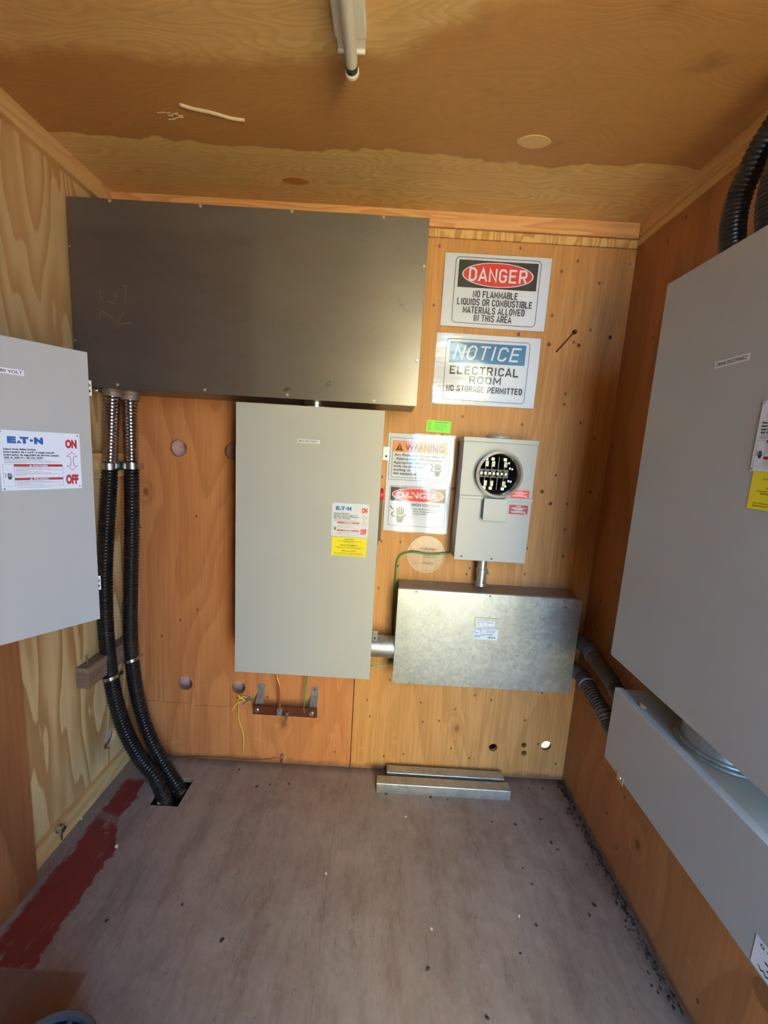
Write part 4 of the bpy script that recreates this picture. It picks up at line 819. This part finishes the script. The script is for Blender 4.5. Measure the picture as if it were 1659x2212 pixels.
bm = B(); a_ = U(546, 1543, 'y', 1.375); b_ = U(685, 1534, 'y', 1.375); GX0, GX1, GZ0, GZ1 = a_.x, b_.x, .238, .274; box(bm, GX0, GX1, 1.373, 1.379, GZ0, GZ1, .0008); obj('bar', bm, M['copper'], gb)
for gx in (GX0+.018, GX1-.018):
    bm = B(); box(bm, gx-.014, gx+.014, YB-.003, YB, .292, .336, .0006)
    loft(bm, [[Vector((gx+s_*.014, YB-.003, .296)), Vector((gx+s_*.014, YB, .292)), Vector((gx+s_*.014, 1.392, .268)), Vector((gx+s_*.014, 1.389, .272))] for s_ in (-1, 1)])
    box(bm, gx-.014, gx+.014, 1.389, 1.392, .238, .272, .0005); br = obj('bracket', bm, M['galv'], gb)
    screw(Fr((0, YB-.003, 0), (1, 0, 0), (0, 0, 1)), gx, .325, .005, .003, 0, br)
    bm = B(); cyl(bm, (gx, 1.379, .256), (gx, 1.3893, .256), .014, 20, .001); obj('insulator', bm, M['red_insul'], gb, True)
    bm = B(); lathe(bm, (gx-.002, 1.373, .255), (0, -1, 0), [(.009, 0), (.009, .002), (.0065, .0022), (.0065, .007), (.002, .007)], 16); obj('bolt', bm, M['zinc'], gb, True)
lx, lz = yz(604, 1536, 1.37); bm = B(); box(bm, lx-.009, lx+.009, 1.358, 1.373, lz-.012, lz+.014, .002); cyl(bm, (lx, 1.358, lz), (lx, 1.352, lz), .0055, 6); obj('wire_lug', bm, M['galv'], gb)
lx2, lz2 = yz(620, 1541, 1.37); bm = B(); cyl(bm, (lx2, 1.373, lz2), (lx2, 1.366, lz2), .0065, 6); cyl(bm, (lx2, 1.369, lz2-.003), (lx2-.001, 1.369, lz2-.028), .003, 10); obj('ring_terminal', bm, M['zinc'], gb)
tag(obj('copper_wire', wire(pw([(597, 1450, 1.37), (599, 1465, 1.368), (604, 1480, 1.366), (605, 1505, 1.365), (604, 1530, 1.365)]), .0036), M['copper_bright'], None, True), 'brown copper wire dropping to the lug of the ground bar', 'wire')
t = thing('ground_wire', 'green wire dropping from the main disconnect to the ground bar', 'wire', U(657, 1531, 'y', 1.37))
obj('insulation', wire(pw([(664, 1455, 1.372), (661, 1480, 1.37), (659, 1500, 1.37), (657, 1524, 1.37)]), .0030), M['green'], t, True)
obj('bare_end', wire(pw([(657, 1524, 1.37), (656, 1532, 1.369), (659, 1542, 1.370)]), .0022), M['copper_bright'], t, True)
tag(obj('copper_wire', wire(pw([(617, 1548, 1.37), (615, 1556, 1.372), (612, 1565, 1.378), (609, 1574, 1.385)]), .0014), M['copper_bright'], None, True), 'short bare copper tail hanging below the ground bar', 'wire')
t = thing('eye_screw', 'small eye screw in the back wall just left of the ground bar', 'hook', U(540, 1509, 'y', YB)); c0 = U(540, 1509, 'y', YB)
bm = B(); cyl(bm, (c0.x, YB, c0.z), (c0.x, YB-.004, c0.z), .009, 20, .001); obj('washer', bm, M['galv'], t, True)
bm = B(); cyl(bm, (c0.x, YB-.004, c0.z), (c0.x-.012, YB-.022, c0.z-.001), .003, 10); ring = [Vector((c0.x-.022+.009*math.cos(a), YB-.025, c0.z-.002+.0075*math.sin(a))) for a in [2*PI*k/16 for k in range(17)]]; tube(bm, ring, .0025, 8); obj('eye', bm, M['galv'], t, True)
ys = pw([(526, 1512, 1.39), (520, 1508, 1.388), (514, 1512, 1.39), (515, 1525, 1.40), (515, 1545, 1.405), (518, 1562, 1.405), (524, 1580, 1.405), (526, 1600, 1.406), (525, 1629, 1.406)])
t = thing('yellow_string', 'frayed yellow string tied to the eye screw on the back wall', 'string', ys[-1])
obj('hanging_end', wire(ys, .0017, .004, 6), M['string'], t, True); obj('loop', wire(pw([(534, 1508, 1.389), (528, 1505, 1.386), (518, 1507, 1.387), (517, 1504, 1.39), (514, 1502, 1.39), (519, 1507, 1.388), (530, 1513, 1.388)]), .0018, .003, 6), M['string'], t, True)
obj('loose_end', wire(pw([(530, 1513, 1.388), (516, 1517, 1.39), (507, 1525, 1.40), (500, 1537, 1.405)]), .0016, .004, 6), M['string'], t, True)
ew = pw([(380, 1635, 1.408), (430, 1634, 1.41), (480, 1636, 1.41), (520, 1640, 1.405), (560, 1641, 1.408), (603, 1637, 1.405)]); tag(obj('bare_wire', wire(ew, .0012, .01, 6), M['copper'], None, True), 'thin dark wire lying along the foot of the back wall', 'wire')
t = thing('cable_clamp', 'little bright bolt clamp at the foot of the back wall', 'clamp', U(609, 1636, 'y', 1.405)); c0 = U(609, 1636, 'y', 1.405)
bm = B(); cyl(bm, (c0.x, YB, c0.z), (c0.x, 1.398, c0.z), .006, 12, .001); obj('bolt', bm, M['zinc'], t, True); bm = B(); cyl(bm, (c0.x-.001, 1.405, .001), (c0.x, 1.405, c0.z-.002), .003, 8); obj('stub', bm, M['zinc'], t, True)
t = thing('wall_bolt', 'long dark screw leaning out of the plywood right of the signs', 'screw', U(1240, 718, 'y', YB))
a_ = U(1240, 718, 'y', YB-.012); e_ = U(1202, 760, 'y', YB-.004)
bm = B(); cyl(bm, a_, e_, .0022, 8); obj('shank', bm, M['copper'], t, True); bm = B(); lathe(bm, U(1240, 718, 'y', YB), (0, -1, 0), [(.007, 0), (.007, .009), (.0035, .014)], 14); obj('head', bm, M['copper'], t, True)
c0 = U(1361, 571, 'y', YB); tag(screw(WF, c0.x, c0.z, .005, .003, -YB, None, M['screw_white'], 'wall_screw'), 'single bright screw near the top right corner of the back wall', 'screw')
# stub on the left baseboard
c0 = U(124, 1790, 'x', XL+.02); t = thing('conduit_stub', 'small shiny pipe stub on the left baseboard', 'conduit fitting', c0); c0.x = XL+.02
bm = B(); lathe(bm, c0, (1, 0, 0), [(.012, 0), (.012, .006), (.009, .007), (.009, .020), (.0065, .020), (.0065, .006)], 20); obj('pipe', bm, M['zinc'], t, True)
bm = B(); cyl(bm, c0+Vector((.012, 0, -.008)), c0+Vector((.014, -.004, -.034)), .003, 8); obj('screw', bm, M['zinc'], t)
# strut offcuts
def strut(lab, x0, x1, y0, y1, h):
    y = [(y0, 0), (y0, h), (y1, h), (y1, 0), (y1-.009, 0), (y1-.009, .002), (y1-.0022, .002), (y1-.0022, h-.0022), (y0+.0022, h-.0022), (y0+.0022, .002), (y0+.009, .002), (y0+.009, 0)]
    bm = B(); loft(bm, [[Vector((x, a_, b_)) for a_, b_ in y] for x in (x0, x1)]); es = [e for e in bm.edges if abs((e.verts[0].co-e.verts[1].co).x) > .1 and e.verts[0].co.z > h-.001]
    bmesh.ops.bevel(bm, geom=es, offset=.003, segments=3, affect='EDGES', profile=.5); return tag(obj('strut_channel', bm, M['galv'], None, True), lab, 'metal channel', 'strut channel offcuts')
strut('shorter galvanised strut channel lying against the back wall', .071, .518, 1.364, 1.404, .036)
strut('longer galvanised strut channel lying in front of the other one', .034, .526, 1.308, 1.348, .038)
# dark pail at the lower left
t = thing('metal_pail', 'dark round pail with grey rim cut off by the lower left corner', 'pail', (-.60, .57, 0))
c0 = (-.532, .522, 0); bm = B(); lathe(bm, c0, (0, 0, 1), [(.075, 0), (.085, .15), (.080, .15), (.070, .005), (.0001, .005)], 48, False); obj('body', bm, M['pail'], t, True)
bm = B(); lathe(bm, (c0[0], c0[1], .142), (0, 0, 1), [(.084, 0), (.090, .003), (.092, .009), (.088, .014), (.081, .012), (.079, .004), (.084, 0)], 48, False); obj('rim', bm, M['tin'], t, True)
bm = B(); box(bm, c0[0]-.004, c0[0]+.004, c0[1]+.074, c0[1]+.079, .10, .148, .001); obj('ear', bm, M['tin'], t)

# ------------------------------------------------------------------ litter
def crumb(px, py, s_, m, lab, grp, cat='debris', nm='dropping', el=1.8):
    c0 = U(px, py, 'z', 0); bm = B(); bmesh.ops.create_icosphere(bm, subdivisions=2, radius=1)
    an = random.uniform(0, PI)
    for v in bm.verts:
        q = v.co*(1+random.uniform(-.18, .18)); q = Vector((q.x*s_*el, q.y*s_, q.z*s_*.7)); q.rotate(Matrix.Rotation(an, 3, 'Z')); v.co = q+Vector((c0.x, c0.y, s_*.6))
    return tag(obj(nm, bm, m, None, True), lab, cat, grp)
G = 'dark droppings scattered on the floor'
for px, py in ((980, 1712), (930, 1723), (967, 1728), (834, 1716), (1113, 1782), (1168, 1770), (1191, 1822), (1205, 1836), (1064, 1775), (1129, 1876), (1149, 1910), (1284, 1957), (1273, 1978), (1158, 2000), (1124, 2060), (1268, 1868), (1142, 1703), (1172, 1704), (924, 2094), (394, 1955), (1052, 2200), (512, 1670), (555, 1700), (517, 1663), (624, 1694), (583, 1695), (480, 2032), (231, 1990), (1233, 1720), (1226, 1758), (1090, 1727), (1065, 1718)):
    crumb(px, py, random.uniform(.0020, .0036), M['grime'], 'small dark dropping lying loose on the worn floor', G)
G = 'pale chips on the floor'
for px, py, nm in ((704, 1888, 'pale chip in the middle of the floor'), (252, 1829, 'white chip beside the worn red paint strip'), (932, 2007, 'pale crumb on the floor right of centre'), (876, 1765, 'tiny pale crumb before the strut channels'), (1121, 1980, 'pale splinter on the right half of the floor'), (175, 1770, 'white chip at the foot of the left baseboard')):
    crumb(px, py, .0030 if px != 252 else .005, M['chip'], nm, None, 'chip', 'wood_chip', 1.5)
bm = B()
for k in range(230):
    y = random.uniform(.75, 1.40); x = XR-.006-abs(random.gauss(0, .014)); s_ = random.uniform(.0012, .0034)
    if y < .95: s_ *= .7
    r_ = bmesh.ops.create_icosphere(bm, subdivisions=1, radius=1); an = random.uniform(0, PI)
    for v in r_['verts']: q = Vector((v.co.x*s_*1.9, v.co.y*s_, v.co.z*s_*.7)); q.rotate(Matrix.Rotation(an, 3, 'Z')); v.co = q+Vector((x, y, s_*.6))
tag(obj('litter', bm, M['grime']), 'dark leaf litter gathered along the foot of the right wall', 'debris', kind='stuff')
# plywood plugs and wood fleck low on the right wall and the back wall
FRW = Fr((XR, 0, 0), (0, -1, 0), (0, 0, 1))
for px, py, a_, b_ in ((1316, 1672, .011, .020), (1392, 1795, .011, .020), (1650, 2150, .022, .034)):
    c0 = U(px, py, 'x', XR); bm = B(); pell(bm, FRW, -c0.y, c0.z, a_, b_*.7, .0004, 24); obj('wood_plug', bm, M['ply_brown'], wr)
for px, py in ((1120, 722), (1186, 744), (1250, 746), (1318, 729), (1171, 1062), (1189, 1088), (978, 1055)):
    x, z = yz(px, py, YB); bm = B(); pell(bm, WF, x, z, .0058, .0066, -YB+.0004, 16); obj('knot', bm, M['patch_brown'] if 0 else M['copper'], wb)
